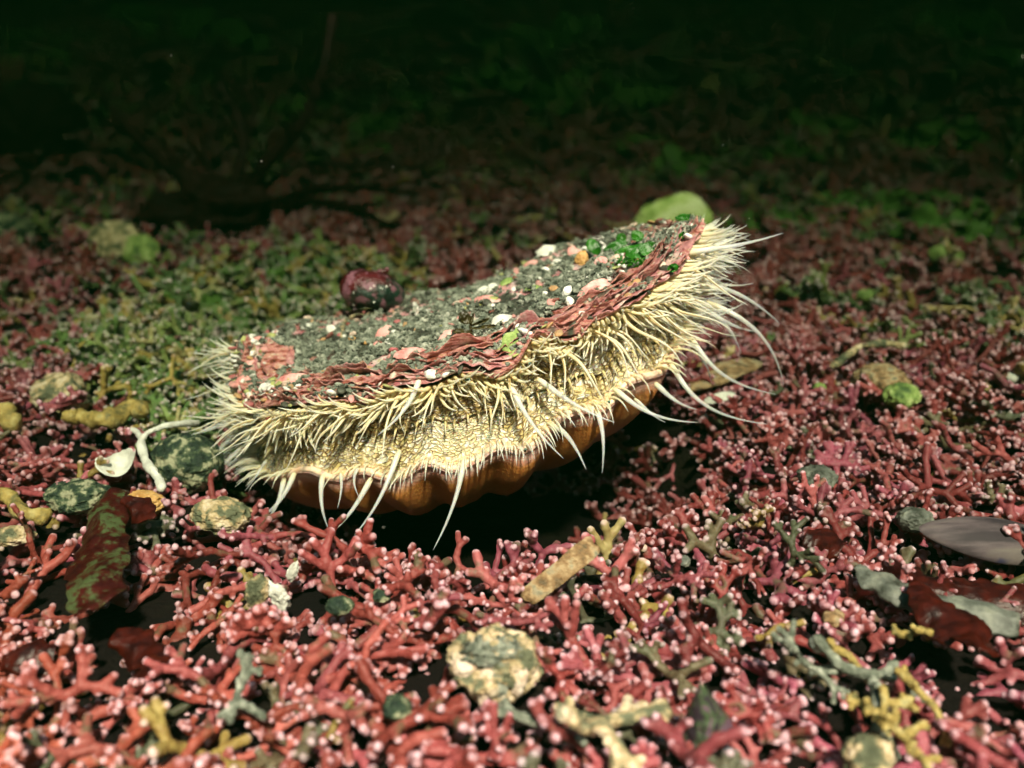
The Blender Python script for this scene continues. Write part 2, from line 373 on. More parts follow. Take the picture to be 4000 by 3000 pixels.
# upper valve: top sheet, lip, under sheet
nth, nr = 1500, 150
th = np.linspace(0, TWO, nth, endpoint=False); rr = 1-(1-np.linspace(0.01, 1, nr))**1.35
TH, R_ = np.meshgrid(th, rr, indexing='ij'); t_, r_ = TH.ravel(), R_.ravel()
wav = 1+(.016*fbm(np.stack([np.cos(t_)*6, np.sin(t_)*6, r_*2], -1), 3, 31)+.03*fbm(np.stack([np.cos(t_)*3, np.sin(t_)*3, r_*2], -1), 4, 32)*sstep(.5, .9, -np.cos(t_)))*r_**4
x, y = plan(t_, r_*wav); z = upper_z(t_, r_)
Vt = np.stack([x, y, z], -1)
rb = np.linspace(1.0, .55, 26); TB, RBm = np.meshgrid(th, rb, indexing='ij'); tb, rbf = TB.ravel(), RBm.ravel()
wb = 1+.016*fbm(np.stack([np.cos(tb)*6, np.sin(tb)*6, rbf*0+2], -1), 3, 31)+.03*fbm(np.stack([np.cos(tb)*3, np.sin(tb)*3, rbf*0+2], -1), 4, 32)*sstep(.5, .9, -np.cos(tb))
k = (1-rbf)/.45
lipn = .03*np.sin(k*40+3*vn(np.stack([np.cos(tb)*9, np.sin(tb)*9, k*0], -1), 3))
xb, yb = plan(tb, rbf*wb-.004+lipn*.12*(k < .3)); zb = upper_z(tb, rbf, False)-.12-.16*sstep(0, .25, k)-.05*k+.02*vn(np.stack([xb*3, yb*3, k*30], -1), 8)
Vb = np.stack([xb, yb, zb], -1)
Fq = [np.concatenate([grid(nth, nr, True), (grid(nth, 26, True)+len(Vt))])]
i = np.arange(nth); j = (i+1) % nth
Fq.append(np.stack([i*nr+nr-1, j*nr+nr-1, len(Vt)+j*26, len(Vt)+i*26], 1))
Fq = [np.concatenate(Fq)]
Pn = p3(x, y)
frontness = sstep(.3, -.3, np.sin(t_))
edge = sstep(.80, .93, r_+.10*fbm(Pn*.8, 4, 41)+.02)*(.55+.45*frontness)
edge2 = sstep(.12, .3, fbm(Pn*np.array([.7, .7, 1]), 4, 43))*sstep(.5, .8, r_)
zone = np.clip(np.maximum(edge*sstep(-.3, .1, fbm(Pn*1.3, 4, 44)), edge2*.9), 0, 1)*(1-.8*sstep(.78, .9, -np.cos(t_))*sstep(-.1, .1, fbm(Pn*2, 3, 45)))
crust = sstep(.22, .34, fbm(Pn*.75, 4, 51))*.9
atts = {'zone': np.concatenate([zone, np.ones(len(Vb))]), 'crust': np.concatenate([crust, np.zeros(len(Vb))])}
UPPER = obj('upper_shell', np.concatenate([Vt, Vb]), Fq, M['upper'], SC, attrs=atts)
tag(UPPER, 'flat upper shell coated in grey green silt with layered pink and rust rim')
# frilled growth flakes standing up from the upper valve (same part's surface, one mesh)
fl = MB(); rg = np.random.default_rng(5)
flakes = []
for q in range(45):
    t0 = rg.uniform(math.pi*1.07, TWO*.985); r0 = 1-abs(rg.normal(0, .09))-.005; w_ = rg.uniform(.05, .20)
    flakes.append((t0, r0, w_, rg.uniform(.10, .42), rg.uniform(.15, .5)))
for (t0, r0, w_, lift, depth) in flakes:
    if t0 < math.pi*1.2: w_ *= .45; depth = min(depth, .22)
    nu, nv = 34, 9; u = np.linspace(-1, 1, nu); v = np.linspace(0, 1, nv); U, Vv = np.meshgrid(u, v, indexing='ij'); U = U.ravel(); Vv = Vv.ravel()
    tt = t0+U*w_; env = np.sqrt(np.clip(1-U**2, 0, 1)); sd_ = rg.integers(0, 999)
    ws = fbm(np.stack([U*3+sd_, U*0, Vv], -1), 3, 3)
    rr_ = r0-(1-Vv)*depth/6.5+Vv*env*.03+.012*ws
    X, Y = plan(tt, rr_); Z = upper_z(tt, np.clip(rr_, 0, 1), False)+.03+env*lift*Vv**1.6*(.6+.9*ws)+.05*np.sin(U*9+sd_)*Vv*env
    Z2 = Z-.018-.03*(1-Vv); n = len(X)
    g_ = grid(nu, nv); rim = []
    top = np.stack([X, Y, Z], -1); bot = np.stack([X, Y, Z2], -1)
    bidx = np.concatenate([np.arange(nu)*nv+nv-1]); e = np.stack([bidx[:-1], bidx[1:], bidx[1:]+n, bidx[:-1]+n], 1)
    fl.add(np.concatenate([top, bot]), np.concatenate([g_, g_[:, ::-1]+n, e]), zone=1.0, crust=float(rg.random() < .25)*.7)
for q, r0 in enumerate([.80, .85, .89, .92, .945, .965, .985, 1.0]):
    nu, nv = 900, 9; u = np.linspace(math.pi*1.03, TWO*.995, nu); v = np.linspace(0, 1, nv); U, Vv = np.meshgrid(u, v, indexing='ij'); U = U.ravel(); Vv = Vv.ravel()
    c2 = lambda f, sd_: fbm(np.stack([np.cos(U)*f+sd_*5.1, np.sin(U)*f, U*0], -1), 4, 300+sd_)
    show = sstep(-.15, .12, c2(4.0, q)+(.14 if q > 4 else 0)); wv = ribw(U); rr_ = r0+.03*c2(4.5, 20+q//2)+.012*c2(12, 40+q)-(1-Vv)*.05-.05*np.clip(wv, -.3, .3)
    lift = (.04+.22*show*(1+1.8*c2(7, 60+q)))*Vv**1.5-.06*(1-show)
    X, Y = plan(U, np.minimum(rr_, 1.015)); Z = upper_z(U, np.clip(rr_, 0, 1), False)+lift+.05*c2(7, 80+q)*Vv
    if q > 4: Z = Z-.055*(q-4)
    th_ = .03+.02*c2(20, 90+q); n = len(X); top = np.stack([X, Y, Z], -1); bot = np.stack([X, Y, Z-th_-.05*(1-Vv)], -1)
    g_ = grid(nu, nv); bidx = np.arange(nu)*nv+nv-1; e = np.stack([bidx[:-1], bidx[1:], bidx[1:]+n, bidx[:-1]+n], 1)
    fl.add(np.concatenate([top, bot]), np.concatenate([g_, g_[:, ::-1]+n, e]), zone=1.0, crust=np.tile(sstep(.05, .3, c2(4, 110+q))*.8, 2))
fl.build('growth_flake_layer', M['upper'], UPPER)
# lower valve: deep bowl
nth2, nr2 = 1100, 90
th = np.linspace(0, TWO, nth2, endpoint=False); rr = np.linspace(1, 0.01, nr2); TH, R_ = np.meshgrid(th, rr, indexing='ij'); t_, r_ = TH.ravel(), R_.ravel()
def lower_pt(t, r, inset=0):
    hf = fL(t)-mL(t)
    prof = (1-r**4.4)
    z = aL+(lL(t)-aL)*r+(mL(t)-lL(t))*r**2+hf*.95*r**2.0-2.9*prof
    z = np.where(r > .97, z+(fL(t)-z)*sstep(.97, 1, r), z)
    bul = 1-.055*hf/.25*r*0+.03*np.clip(-hf/.2, -1, 1)*sstep(.3, .8, r)*sstep(1.0, .93, r)
    X, Y = plan(t, r*bul*(.985-inset))
    return X, Y, z
X, Y, Z = lower_pt(t_, r_); Z = Z+.02*fbm(p3(X, Y)*.9, 4, 61)
Vo = np.stack([X, Y, Z], -1)
rimA = sstep(.955, .98, r_+.008*fbm(p3(X, Y)*2, 3, 3))
X2, Y2 = X, Y; Vi = Vo.copy(); Vi[:, 2] += .16+.1*(1-r_); cc = np.array([XC, YC]); Vi[:, :2] = cc+(Vi[:, :2]-cc)*.985
F = np.concatenate([grid(nth2, nr2, True)[:, ::-1], grid(nth2, nr2, True)+len(Vo), np.stack([np.arange(nth2)*nr2, (np.arange(nth2)+1) % nth2*nr2, (np.arange(nth2)+1) % nth2*nr2+len(Vo), np.arange(nth2)*nr2+len(Vo)], 1)])
LOWER = obj('lower_shell', np.concatenate([Vo, Vi]), F, M['lower'], SC, attrs={'rim': np.concatenate([rimA, np.ones(len(Vi))])})
tag(LOWER, 'cupped orange brown lower shell with a scalloped pink rim')
# ------------------------------------------------------------------ mantle: upper curtain and lower curtain
def mantle(name, top, bot, inset, seed, label, pat0=.08, pat1=.9):
    t0, t1 = math.pi*.93, TWO*1.045; nu, nv = 1500, 120
    u = np.linspace(t0, t1, nu); v = np.linspace(0, 1, nv); U, V = np.meshgrid(u, v, indexing='ij'); U = U.ravel(); V = V.ravel()
    zt = top(U); zb_ = bot(U); z = zt+(zb_-zt)*V
    rad = 1-inset(V, U)
    P = np.stack([U*7, V*2.6, V*0+seed], -1)
    rad = rad+.012*fbm(P*np.array([1.3, .8, 1]), 4, seed)+.005*fbm(P*5, 3, seed+3)
    X, Y = plan(U, rad); z = z+.05*fbm(P*1.7, 3, seed+5)
    W = (U-t0)*6.8; H = (zb_-zt)*V
    pat = sstep(pat0, pat0+.14, V+.05*fbm(P*2, 2, 8))*(1-sstep(pat1, pat1+.1, V+.05*fbm(P*2, 2, 9)))
    o = obj(name, np.stack([X, Y, z], -1), grid(nu, nv), M['mantle'], SC, attrs={'uvw': np.stack([W, H, H*0+seed], -1), 'pat': pat})
    tag(o, label); return o
def mid(t):    # where the upper curtain ends
    f = .60+.10*np.sin(t*2.3+1)+.02*np.sin(t*31); return fU(t)*(1-f)+fL(t)*f
um = lambda t: fU(t)-.26
MU = mantle('upper_mantle', um, lambda t: mid(t), lambda v, u: .030+.045*np.sin(v*2.0), 3, 'upper mantle curtain, cream with brown net pattern', .10, .97)
MLo = mantle('lower_mantle', lambda t: mid(t)+.55, lambda t: fL(t)+.10, lambda v, u: .105-.070*v**1.6, 9, 'lower mantle curtain, cream with brown net pattern', -1, .86)
# soft wavy lip along the lower curtain
u = np.linspace(math.pi*1.0, TWO*1.0, 1100); X, Y = plan(u, .972+.006*fbm(np.stack([u*9, u*0, u*0], -1), 3, 6)); Z = fL(u)+.09+.02*fbm(np.stack([u*12, u*0, u*0+4], -1), 3, 7)
V, F, al = tube(np.stack([X, Y, Z], -1), .085+.03*fbm(np.stack([u*14, u*0, u*0+9], -1), 3, 5), 10)
m_ = N('mantle_edge'); c_ = m_.ramp(m_.noise(5, 5), [(.35, (.85, .52, .34)), (.5, (.92, .72, .52)), (.65, (.90, .60, .50))]); m_.done(m_.bsdf(c_, .35, m_.bump(m_.noise(9, 5), .03), .5, .4, (1, .6, .4), .15))
tag(obj('mantle_edge', V, F, m_.m, SC), 'peach coloured wavy lip of the lower mantle')
# ------------------------------------------------------------------ tentacles
def nrm(v): v = np.asarray(v, float); return v/(np.linalg.norm(v)+1e-9)
def basis(t):
    n = nrm([math.cos(t)/RA, math.sin(t)/RB, 0]); return n, np.array([-n[1], n[0], 0])    # outward, along (to growing angle = to the right in front)
def grow(p, d0, d1, L, K=12, wig=.0, rg=None):
    P = [np.array(p, float)]; ph = rg.uniform(0, 6) if rg is not None else 0
    for k in range(K-1):
        f = k/(K-2); d = nrm(nrm(d0)*(1-f)+nrm(d1)*f)
        if wig: d = nrm(d+wig*np.array([math.sin(ph+f*5), math.cos(ph*1.7+f*4), math.sin(ph*2.3+f*6)]))
        P.append(P[-1]+d*L/(K-1))
    return np.array(P)
def bez(a, b, c, d, K=22):
    t = np.linspace(0, 1, K)[:, None]; a, b, c, d = map(np.asarray, (a, b, c, d))
    return (1-t)**3*a+3*(1-t)**2*t*b+3*(1-t)*t*t*c+t**3*d
TENTS = []      # (size, V, F, attrs)
def tent(P, r0, clear=0., stripe=0., n=8, tipr=.14):
    K = len(P); f = np.linspace(0, 1, K)
    R = r0*((1-f)**.8*(1-tipr)+tipr)*np.minimum(1, .75+f*2.5); R[-1] *= .6
    V, F, al = tube(P, R, n)
    st = np.zeros(len(V))
    if stripe:
        ang = np.concatenate([np.tile(np.arange(n), K), [0, 0]]); toward = np.argmin([V[int(K*.3)*n+q][1] for q in range(n)])
        dd = np.minimum((ang-toward) % n, (toward-ang) % n); st = stripe*(dd < .5)*sstep(.12, .25, al)*(1-sstep(.6, .85, al))
    TENTS.append((r0*len(P)*0+r0*np.linalg.norm(np.diff(P, axis=0), axis=1).sum(), V, F, {'along': al, 'clear': np.full(len(V), float(clear)), 'stripe': st}))
rg = np.random.default_rng(3)
DN = np.array([0, 0, -1.])
def front_side(t):      # -1 at the far left of the gape, +1 at the far right
    return math.cos(t)
# upper edge: long hanging tentacles in tufts
t = math.pi*.97
while t < TWO*1.03:
    node = round((t-.06)/.20)*.20+.06+.04*math.sin(t*3); dl = (t-node)/.10; te = node+(t-node)*.55
    n, s = basis(te); cs = front_side(t); side = cs*.9+.62*dl-.05
    edgef = abs(cs)**2.5
    zr = fU(te)-.30-rg.uniform(0, .26); X, Y = plan(te, .955-rg.uniform(0, .03)); p = (X, Y, zr)
    long_ = rg.random() < .6
    L = (rg.uniform(1.1, 2.3) if long_ else rg.uniform(.5, 1.0))*(1+.25*edgef)
    d0 = n*1.3+DN*rg.uniform(-.1, .5)+s*(side*.5+rg.normal(0, .2)); d1 = DN*(1.0-.65*edgef)+n*(.35+.9*edgef)+s*(side*.55+rg.normal(0, .28))+np.array([0, 0, rg.normal(0, .22)*edgef])
    tent(grow(p, d0, d1, L*.98, 14, .25, rg), rg.uniform(.038, .070), .1+.3*edgef, .9 if rg.random() < .6 else 0, 8)
    t += rg.uniform(.013, .040)*(1-.5*edgef)
# upper edge: short ones, sweeping sideways and curling up over the lip
for row in range(3):
    t = math.pi*.97
    while t < TWO*1.04:
        n, s = basis(t); cs = front_side(t); edgef = abs(cs)**2.5
        sgn = -1 if math.sin(t*7.3+1)+.6*cs*-1 > -.1 else 1
        X, Y = plan(t, .965-.012*row); p = (X, Y, fU(t)-.24-.10*row-rg.uniform(0, .06))
        L = rg.uniform(.5, 1.05)*(1+.7*edgef)
        d0 = n*1.0+DN*.45*(row+.2)+s*sgn*.3; d1 = np.array([0, 0, 1.])*(rg.uniform(.2, 1.1)-.55*row)+s*sgn*rg.uniform(.3, 1.0)+n*(.25+.8*edgef)
        tent(grow(p, d0, d1, L, 9, .05, rg), rg.uniform(.045, .072), .05+.3*edgef, 0, 8)
        t += rg.uniform(.016, .032)
# right and left fans
for q in range(145):
    right = q < 110; t = (rg.uniform(TWO*.93, TWO*1.045) if right else rg.uniform(math.pi*.96, math.pi*1.09))
    n, s = basis(t); f = rg.random()
    z = fU(t)*(1-f*.8)+fL(t)*f*.8-.25; X, Y = plan(t, .95); L = rg.uniform(.8, 2.1)*(1 if right else .75)
    upz = rg.uniform(-.9, .75) if right else rg.uniform(-.65, .35)
    d0 = n; d1 = n*1.0+np.array([0, 0, upz*(1-.3*f)])+s*rg.normal(0, .35)
    tent(grow((X, Y, z), d0, d1, L, 14, .15, rg), rg.uniform(.032, .056), rg.uniform(.4, .8), 0, 7)
# mid rows: small spikes along the lower edge of the upper curtain
t = math.pi*1.12
while t < TWO*.97:
    n, s = basis(t); X, Y = plan(t, .935); p = (X, Y, mid(t)+.05)
    tent(grow(p, n*1.0+DN*.6, DN*1.0+n*.5+s*.15*front_side(t), rg.uniform(.22, .45), 7, .03, rg), rg.uniform(.035, .05), 0, .5, 6); t += rg.uniform(.03, .06)
# lower edge: short ones hooking over the pink rim
for row in range(2):
    t = math.pi*.985
    while t < TWO*1.02:
        n, s = basis(t); cs = front_side(t); edgef = abs(cs)**3
        dens = .5+.5*math.sin(t*4.1+row)
        X, Y = plan(t, .955-.012*row); p = (X, Y, fL(t)+.12+.05*row)
        if dens < .22 and abs(cs) < .8: t += .02; continue
        L = rg.uniform(.45, 1.0)*(1+.5*edgef)
        d0 = n*1.0+np.array([0, 0, .55]); d1 = DN*rg.uniform(.7, 1.3)+n*(.25+.8*edgef)+s*(cs*.4+rg.normal(0, .22))
        tent(grow(p, d0, d1, L, 10, .04, rg), rg.uniform(.035, .055), .15+.4*dens, 0, 7)
        t += rg.uniform(.016, .036)/(.45+.75*dens)
# the long translucent ones, each where the photograph has it: root pixel, tip pixel, bend
LONG = [((1150,1850),(975,2050),(40,30)),((1110,1870),(1012,2068),(30,20)),((1260,1860),(1283,2065),(-25,20)),((1450,1870),(1262,2108),(20,30)),((1560,1760),(1385,2090),(20,40)),
 ((1815,1790),(1692,2148),(30,10)),((1330,1850),(1318,1985),(15,0)),((1400,1830),(1402,1940),(-30,0)),((2160,1660),(2290,1835),(20,-20)),((2330,1600),(2352,1848),(25,-10)),
 ((2400,1520),(2728,1650),(-30,60)),((2620,1420),(3000,1657),(-80,90)),((2700,1320),(3030,1540),(-60,70)),((2760,1180),(3062,1505),(110,-40)),((2740,1110),(3048,1266),(40,-30)),
 ((2690,990),(3060,910),(0,20)),((2560,1500),(2725,1600),(-10,30)),((2700,1360),(2780,1500),(30,0)),((2770,1230),(2895,1380),(30,-20)),((2480,1560),(2600,1650),(0,20)),
 ((960,1740),(775,1925),(10,-20)),((930,1690),(745,1835),(0,20)),((900,1640),(720,1700),(10,20)),((930,1620),(835,1615),(0,20)),((960,1780),(840,1850),(0,0)),((1040,1800),(955,1920),(10,0)),
 ((2740,1200),(2960,1295),(10,40)),((1640,1480),(1475,1700),(40,20)),((1990,1500),(2200,1790),(-30,20)),((2100,1480),(2400,1650),(-10,30))]
for (a, b, m) in LONG:
    ta, za = hit(*a); pa = atd(a[0], a[1], 1); dv = ray(*a)
    n, s = basis(ta); x0, y0 = plan(ta, .95); dep = np.dot(np.array([x0, y0, za])-C0, FW)
    root = atd(a[0], a[1], dep-.1); out_ = 1.2; tip = atd(b[0], b[1], dep-out_*(.3+.7*abs(math.sin(ta)))+.8*abs(math.cos(ta)))
    mp = ((a[0]+b[0])/2+m[0], (a[1]+b[1])/2+m[1]); mid_ = atd(mp[0], mp[1], (dep-.7))
    tent(bez(root, root*.45+mid_*.55+np.array([0, 0, .1]), mid_, tip, 26), .090 if np.linalg.norm(tip-root) > 1.3 else .06, .95, 0, 10, .12)
order = sorted(range(len(TENTS)), key=lambda i: -TENTS[i][0])
for i_ in order[:100]:
    _, V, F, A = TENTS[i_]; obj('tentacle', V, F, M['tent'], SC, attrs=A)
mb = MB()
for i_ in order[100:]:
    _, V, F, A = TENTS[i_]; mb.add(V, F, **A)
tag(mb.build('tentacle_fringe', M['tent'], SC), kind='stuff')
print('tentacles', len(TENTS))
for (px, py, r) in [(1825,1484,.085),(1483,1632,.055),(1964,1483,.05),(2074,1424,.05),(2424,1237,.06),(2560,1173,.05),(2388,1573,.045),(2056,1762,.045),(2692,1066,.06),(1290,1640,.045)]:
    t0, z0 = hit(px, py); X, Y = plan(t0, .985); P = np.array([X, Y, z0]); V, F = blob(P, r, 3, 0); obj('eye', V, F, M['eye'], SC)
# ------------------------------------------------------------------ ground
PITC = np.array([-1.2, 29.5])
def gz(x, y):
    x = np.asarray(x, float); y = np.asarray(y, float); P = p3(x.ravel(), y.ravel()); 
    z = .55*fbm(P*.10, 3, 71)+.25*fbm(P*.35, 3, 72)
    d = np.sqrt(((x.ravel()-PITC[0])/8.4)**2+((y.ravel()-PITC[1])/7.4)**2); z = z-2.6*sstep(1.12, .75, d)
    r = np.hypot(x.ravel(), y.ravel()); far = np.clip(r-110, 0, None)
    z = z+19*sstep(80, 190, r+14*fbm(P*.02, 2, 76))+2.0*fbm(P*.03, 4, 75)*sstep(60, 130, r)
    return (z-1.0).reshape(x.shape)
rr = np.concatenate([np.linspace(2, 60, 260), 60*np.exp(np.linspace(.01, 3.5, 150))]); aa = np.linspace(0, TWO, 720, endpoint=False)
A_, Rr = np.meshgrid(aa, rr, indexing='ij'); X = (Rr*np.sin(A_)).ravel(); Y = (Rr*np.cos(A_)).ravel(); Z = gz(X, Y)
P = p3(X, Y); Z = Z+.12*fbm(P*1.5, 4, 77)*sstep(80, 40, Rr.ravel())
V = np.stack([X, Y, Z], -1); V = np.concatenate([V, [[0, 0, -1]]]); G = grid(720, len(rr), True)
ii = np.arange(720); cap = np.stack([np.full(720, len(V)-1), ii*len(rr), (ii+1) % 720*len(rr)], 1)
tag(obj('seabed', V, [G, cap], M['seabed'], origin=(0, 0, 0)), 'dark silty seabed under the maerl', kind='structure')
# ------------------------------------------------------------------ maerl prototypes
def evaluate(V, F, mods):
    me = new_mesh('tmp', V, F); o = bpy.data.objects.new('tmp', me); COL.objects.link(o)
    for typ, kw in mods:
        m = o.modifiers.new(typ, typ)
        for k_, v_ in kw.items(): setattr(m, k_, v_)
    dg = bpy.context.evaluated_depsgraph_get(); dg.update(); e = o.evaluated_get(dg); em = e.to_mesh(); em.calc_loop_triangles()
    co = np.empty(len(em.vertices)*3, np.float32); em.vertices.foreach_get('co', co)
    no = np.empty(len(em.vertices)*3, np.float32); em.vertices.foreach_get('normal', no)
    tr = np.empty(len(em.loop_triangles)*3, np.int32); em.loop_triangles.foreach_get('vertices', tr)
    e.to_mesh_clear(); bpy.data.objects.remove(o); bpy.data.meshes.remove(me)
    return co.reshape(-1, 3).astype(float), no.reshape(-1, 3).astype(float), tr.reshape(-1, 3)
def maerl_skeleton(rg, dense):
    segs = []; tips = []
    def br(p, d, r, lvl):
        L = rg.uniform(.30, .62)*(1 if not dense else .7); q = p+d*L; r2 = r*rg.uniform(.88, 1.02); segs.append((p, q, r, r2))
        if rg.random() < .55:      # side knob
            s = nrm(np.cross(d, rg.normal(size=3))+d*.5); k = p+d*L*.6+s*rg.uniform(.16, .30); segs.append((p+d*L*.6, k, r*.8, r*.74)); tips.append((k+s*.055, r*.74))
        if lvl == 0 or (lvl < 2 and rg.random() < .15):
            tips.append((q+d*.06, r2*1.06)); segs.append((q-d*.02, q, r2*1.06, r2*1.06)); return
        nb = 2 if rg.random() < .75 else (3 if dense or rg.random() < .4 else 1)
        ax = nrm(np.array([rg.normal(0, .35), rg.normal(0, .35), 1.0]))
        for b in range(nb):
            a = (b-(nb-1)/2)*rg.uniform(.9, 1.35)+rg.normal(0, .18); M_ = np.array(Matrix.Rotation(a, 3, Vector(ax)))
            br(q, nrm(M_@d+np.array([0, 0, rg.normal(0, .28)])), r2, lvl-1)
    n0 = rg.integers(2, 4) if not dense else rg.integers(4, 6)
    a0 = rg.uniform(0, 6)
    for b in range(n0):
        a = a0+b*TWO/n0+rg.normal(0, .3); br(np.zeros(3), nrm([math.cos(a), math.sin(a), rg.normal(0, .35)]), rg.uniform(.105, .14), rg.integers(1, 3) if not dense else rg.integers(0, 2)+1)
    return segs, tips
PROTO = []
rg = np.random.default_rng(21)
for q in range(18):
    segs, tips = maerl_skeleton(rg, q % 4 == 3); mb = MB()
    for (a, b, r1, r2) in segs:
        L = np.linalg.norm(b-a); K = max(3, int(L/.05)); f = np.linspace(0, 1, K); sw = 1+.10*np.sin(f*L*16+rg.uniform(0, 6))
        V, F, _ = tube(a+(b-a)*f[:, None], (r1+(r2-r1)*f)*sw, 12); mb.add(V, F)
        for c, r in ((a, r1*sw[0]), (b, r2*sw[-1])):
            V, F = ico(2); mb.add(V*r+c, F)
    V = np.concatenate(mb.V); F = []
    if mb.Q: F.append(np.concatenate(mb.Q))
    F.append(np.concatenate(mb.T))
    co, no, tr = evaluate(V, F, [('REMESH', dict(mode='VOXEL', voxel_size=.032, use_smooth_shade=True)), ('SMOOTH', dict(factor=.5, iterations=5))])
    co = co+no*(.016*fbm(co*5+q, 3, q)+.010*fbm(co*13+q, 2, q))[:, None]
    T = np.array([t_[0] for t_ in tips])
    lods = []
    for ratio in (1, .28, .06, .018):
        if ratio == 1: c2, t2 = co, tr
        else: c2, _, t2 = evaluate(co, tr, [('DECIMATE', dict(ratio=ratio))])
        dmin = np.min(np.linalg.norm(c2[:, None, :]-T[None], axis=2), axis=1); tip = sstep(.135, .085, dmin)
        lods.append((c2, t2, tip))
    PROTO.append(lods)
print('proto verts', [len(l[0][0]) for l in PROTO], [len(l[1][0]) for l in PROTO][:4], [len(l[2][0]) for l in PROTO][:4], [len(l[3][0]) for l in PROTO][:4])
PMESH = [new_mesh('maerl_twig', l[0][0]*S, l[0][1], {'tip': l[0][2]}) for l in PROTO]
for me in PMESH: me.materials.append(M['maerl'])
# ------------------------------------------------------------------ maerl bed
PINKS = [(.32, .075, .075), (.28, .06, .07), (.37, .10, .105), (.23, .042, .042), (.33, .088, .11), (.30, .07, .11), (.18, .03, .03)]
GREENS = [(.10, .17, .05), (.17, .22, .07), (.08, .13, .05), (.22, .24, .07), (.12, .2, .07)]
SILTY = [(.10, .11, .07), (.07, .08, .045), (.14, .12, .07)]
YELL = [(.32, .24, .07), (.40, .33, .14), (.24, .18, .05)]
GP = [(at(*p), r) for p, r in [((900, 1240), 9), ((1050, 1120), 9), ((700, 1450), 4.5), ((1250, 1080), 8), ((620, 1250), 5), ((780,1600),3)]]
KEEP = []   # (x, y, r) places kept clear for single things, filled just below
def clear_px(px, py, r, z=.1): p = at(px, py, z); KEEP.append((p[0], p[1], r))
for a in [(1930, 2680, 1.25), (1930, 2560, 1.0), (2190, 2290, .8), (1110, 2370, .7), (1000, 2350, .8), (400, 2200, 1.5), (390, 2350, 1.5), (370, 2500, 1.2), (600, 2500, 1.2), (3790, 2160, 1.6), (3650, 2420, 1.5), (3430,2560,.7), (3300,2600,.9), (3420,2840,.9), (3530,2930,.6), (2770, 2820, .9), (3150,2640,.6), (840,2040,1.0), (1150,2240,.5), (730, 1830, 1.9), (540,1830,1.0), (400, 1690, 1.6), (100,2050,1.0), (3750,2520,1.2), (3460,2480,.9), (530,2560,.8), (1330,2380,.4), (3420,2970,.5), (300,1950,.9), (530,1960,.7)]:
    clear_px(*a)
KX = np.array([k[:2] for k in KEEP]); KR = np.array([k[2] for k in KEEP])
cand = []
rg = np.random.default_rng(77)
def lay(r0, r1, sp0, sp1, z0, zj, scale0, scale1, tilt, lod, ang=46):
    r = r0
    while r < r1:
        f = (r-r0)/(r1-r0); sp = sp0+(sp1-sp0)*f; A = math.radians(ang); n = max(3, int(2*A*r/sp))
        for q in range(n):
            a = -A+(q+rg.uniform(-.1, 1.1))/n*2*A; R2 = r+rg.uniform(-.6, .6)*sp; x, y = R2*math.sin(a), R2*math.cos(a)
            if z0 > .2 and KR.size and (np.hypot(KX[:, 0]-x, KX[:, 1]-y) < KR).any(): continue
            d = math.hypot((x-PITC[0])/8.2, (y-PITC[1])/7.0)
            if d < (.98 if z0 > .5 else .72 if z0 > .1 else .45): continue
            cand.append((x, y, z0+rg.uniform(-zj, zj), rg.uniform(scale0+(scale1-scale0)*f*.0, scale1)*(1+.0*f), tilt, lod))
        r += sp*.95
lay(11, 46, 1.05, 1.15, -.1, .15, .65, 1.0, .6, 1)
lay(11, 46, 1.05, 1.15, .28, .18, .62, 1.0, .6, 1)
lay(11, 46, 1.25, 1.4, .72, .25, .6, .95, .95, 1)
lay(11, 46, 2.6, 2.8, 1.1, .2, .55, .9, 1.3, 1)
lay(46, 100, 1.5, 2.4, .4, .3, .8, 1.2, .7, 2, 42)
lay(46, 100, 2.0, 3.0, .9, .35, .8, 1.2, 1.2, 2, 42)
lay(100, 190, 2.2, 3.4, .7, .5, 1.2, 1.8, .9, 2, 40)
pieces = []
for (x, y, dz, s_, tilt, lod) in cand:
    P1 = np.array([[x, y, 0.]])
    c = PINKS[rg.integers(len(PINKS))]; gm = max([sstep(1.15, .7, math.hypot(x-g[0][0], (y-g[0][1])*.8)/(g[1]*.82)) for g in GP])
    nz = fbm(P1*.09, 3, 91)[0]+.25*fbm(P1*.5, 2, 92)[0]; dist = math.hypot(x, y)
    pg = max(gm*.93, float(sstep(.12, .42, nz))*(.16 if dist < 45 else .75), .04 if dist < 40 else .08+.28*float(sstep(80, 150, dist)))
    u = rg.random()
    if u < pg:
        c = (GREENS if dist > 38 or gm > .3 else SILTY)[rg.integers(3)] if rg.random() < .8 else YELL[rg.integers(3)]
        if gm > .3: c = (min(1.25*c[0], .4), min(1.35*c[1], .4), 1.3*c[2])
    elif u < pg+.02: c = YELL[rg.integers(3)]
    else:
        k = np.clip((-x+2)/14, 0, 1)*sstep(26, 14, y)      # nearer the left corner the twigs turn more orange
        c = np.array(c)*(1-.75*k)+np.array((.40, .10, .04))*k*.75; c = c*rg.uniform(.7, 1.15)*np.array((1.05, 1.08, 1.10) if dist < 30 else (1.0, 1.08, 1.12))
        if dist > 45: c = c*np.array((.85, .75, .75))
    pieces.append((x, y, dz, s_, tilt, lod, tuple(float(q) for q in c)))
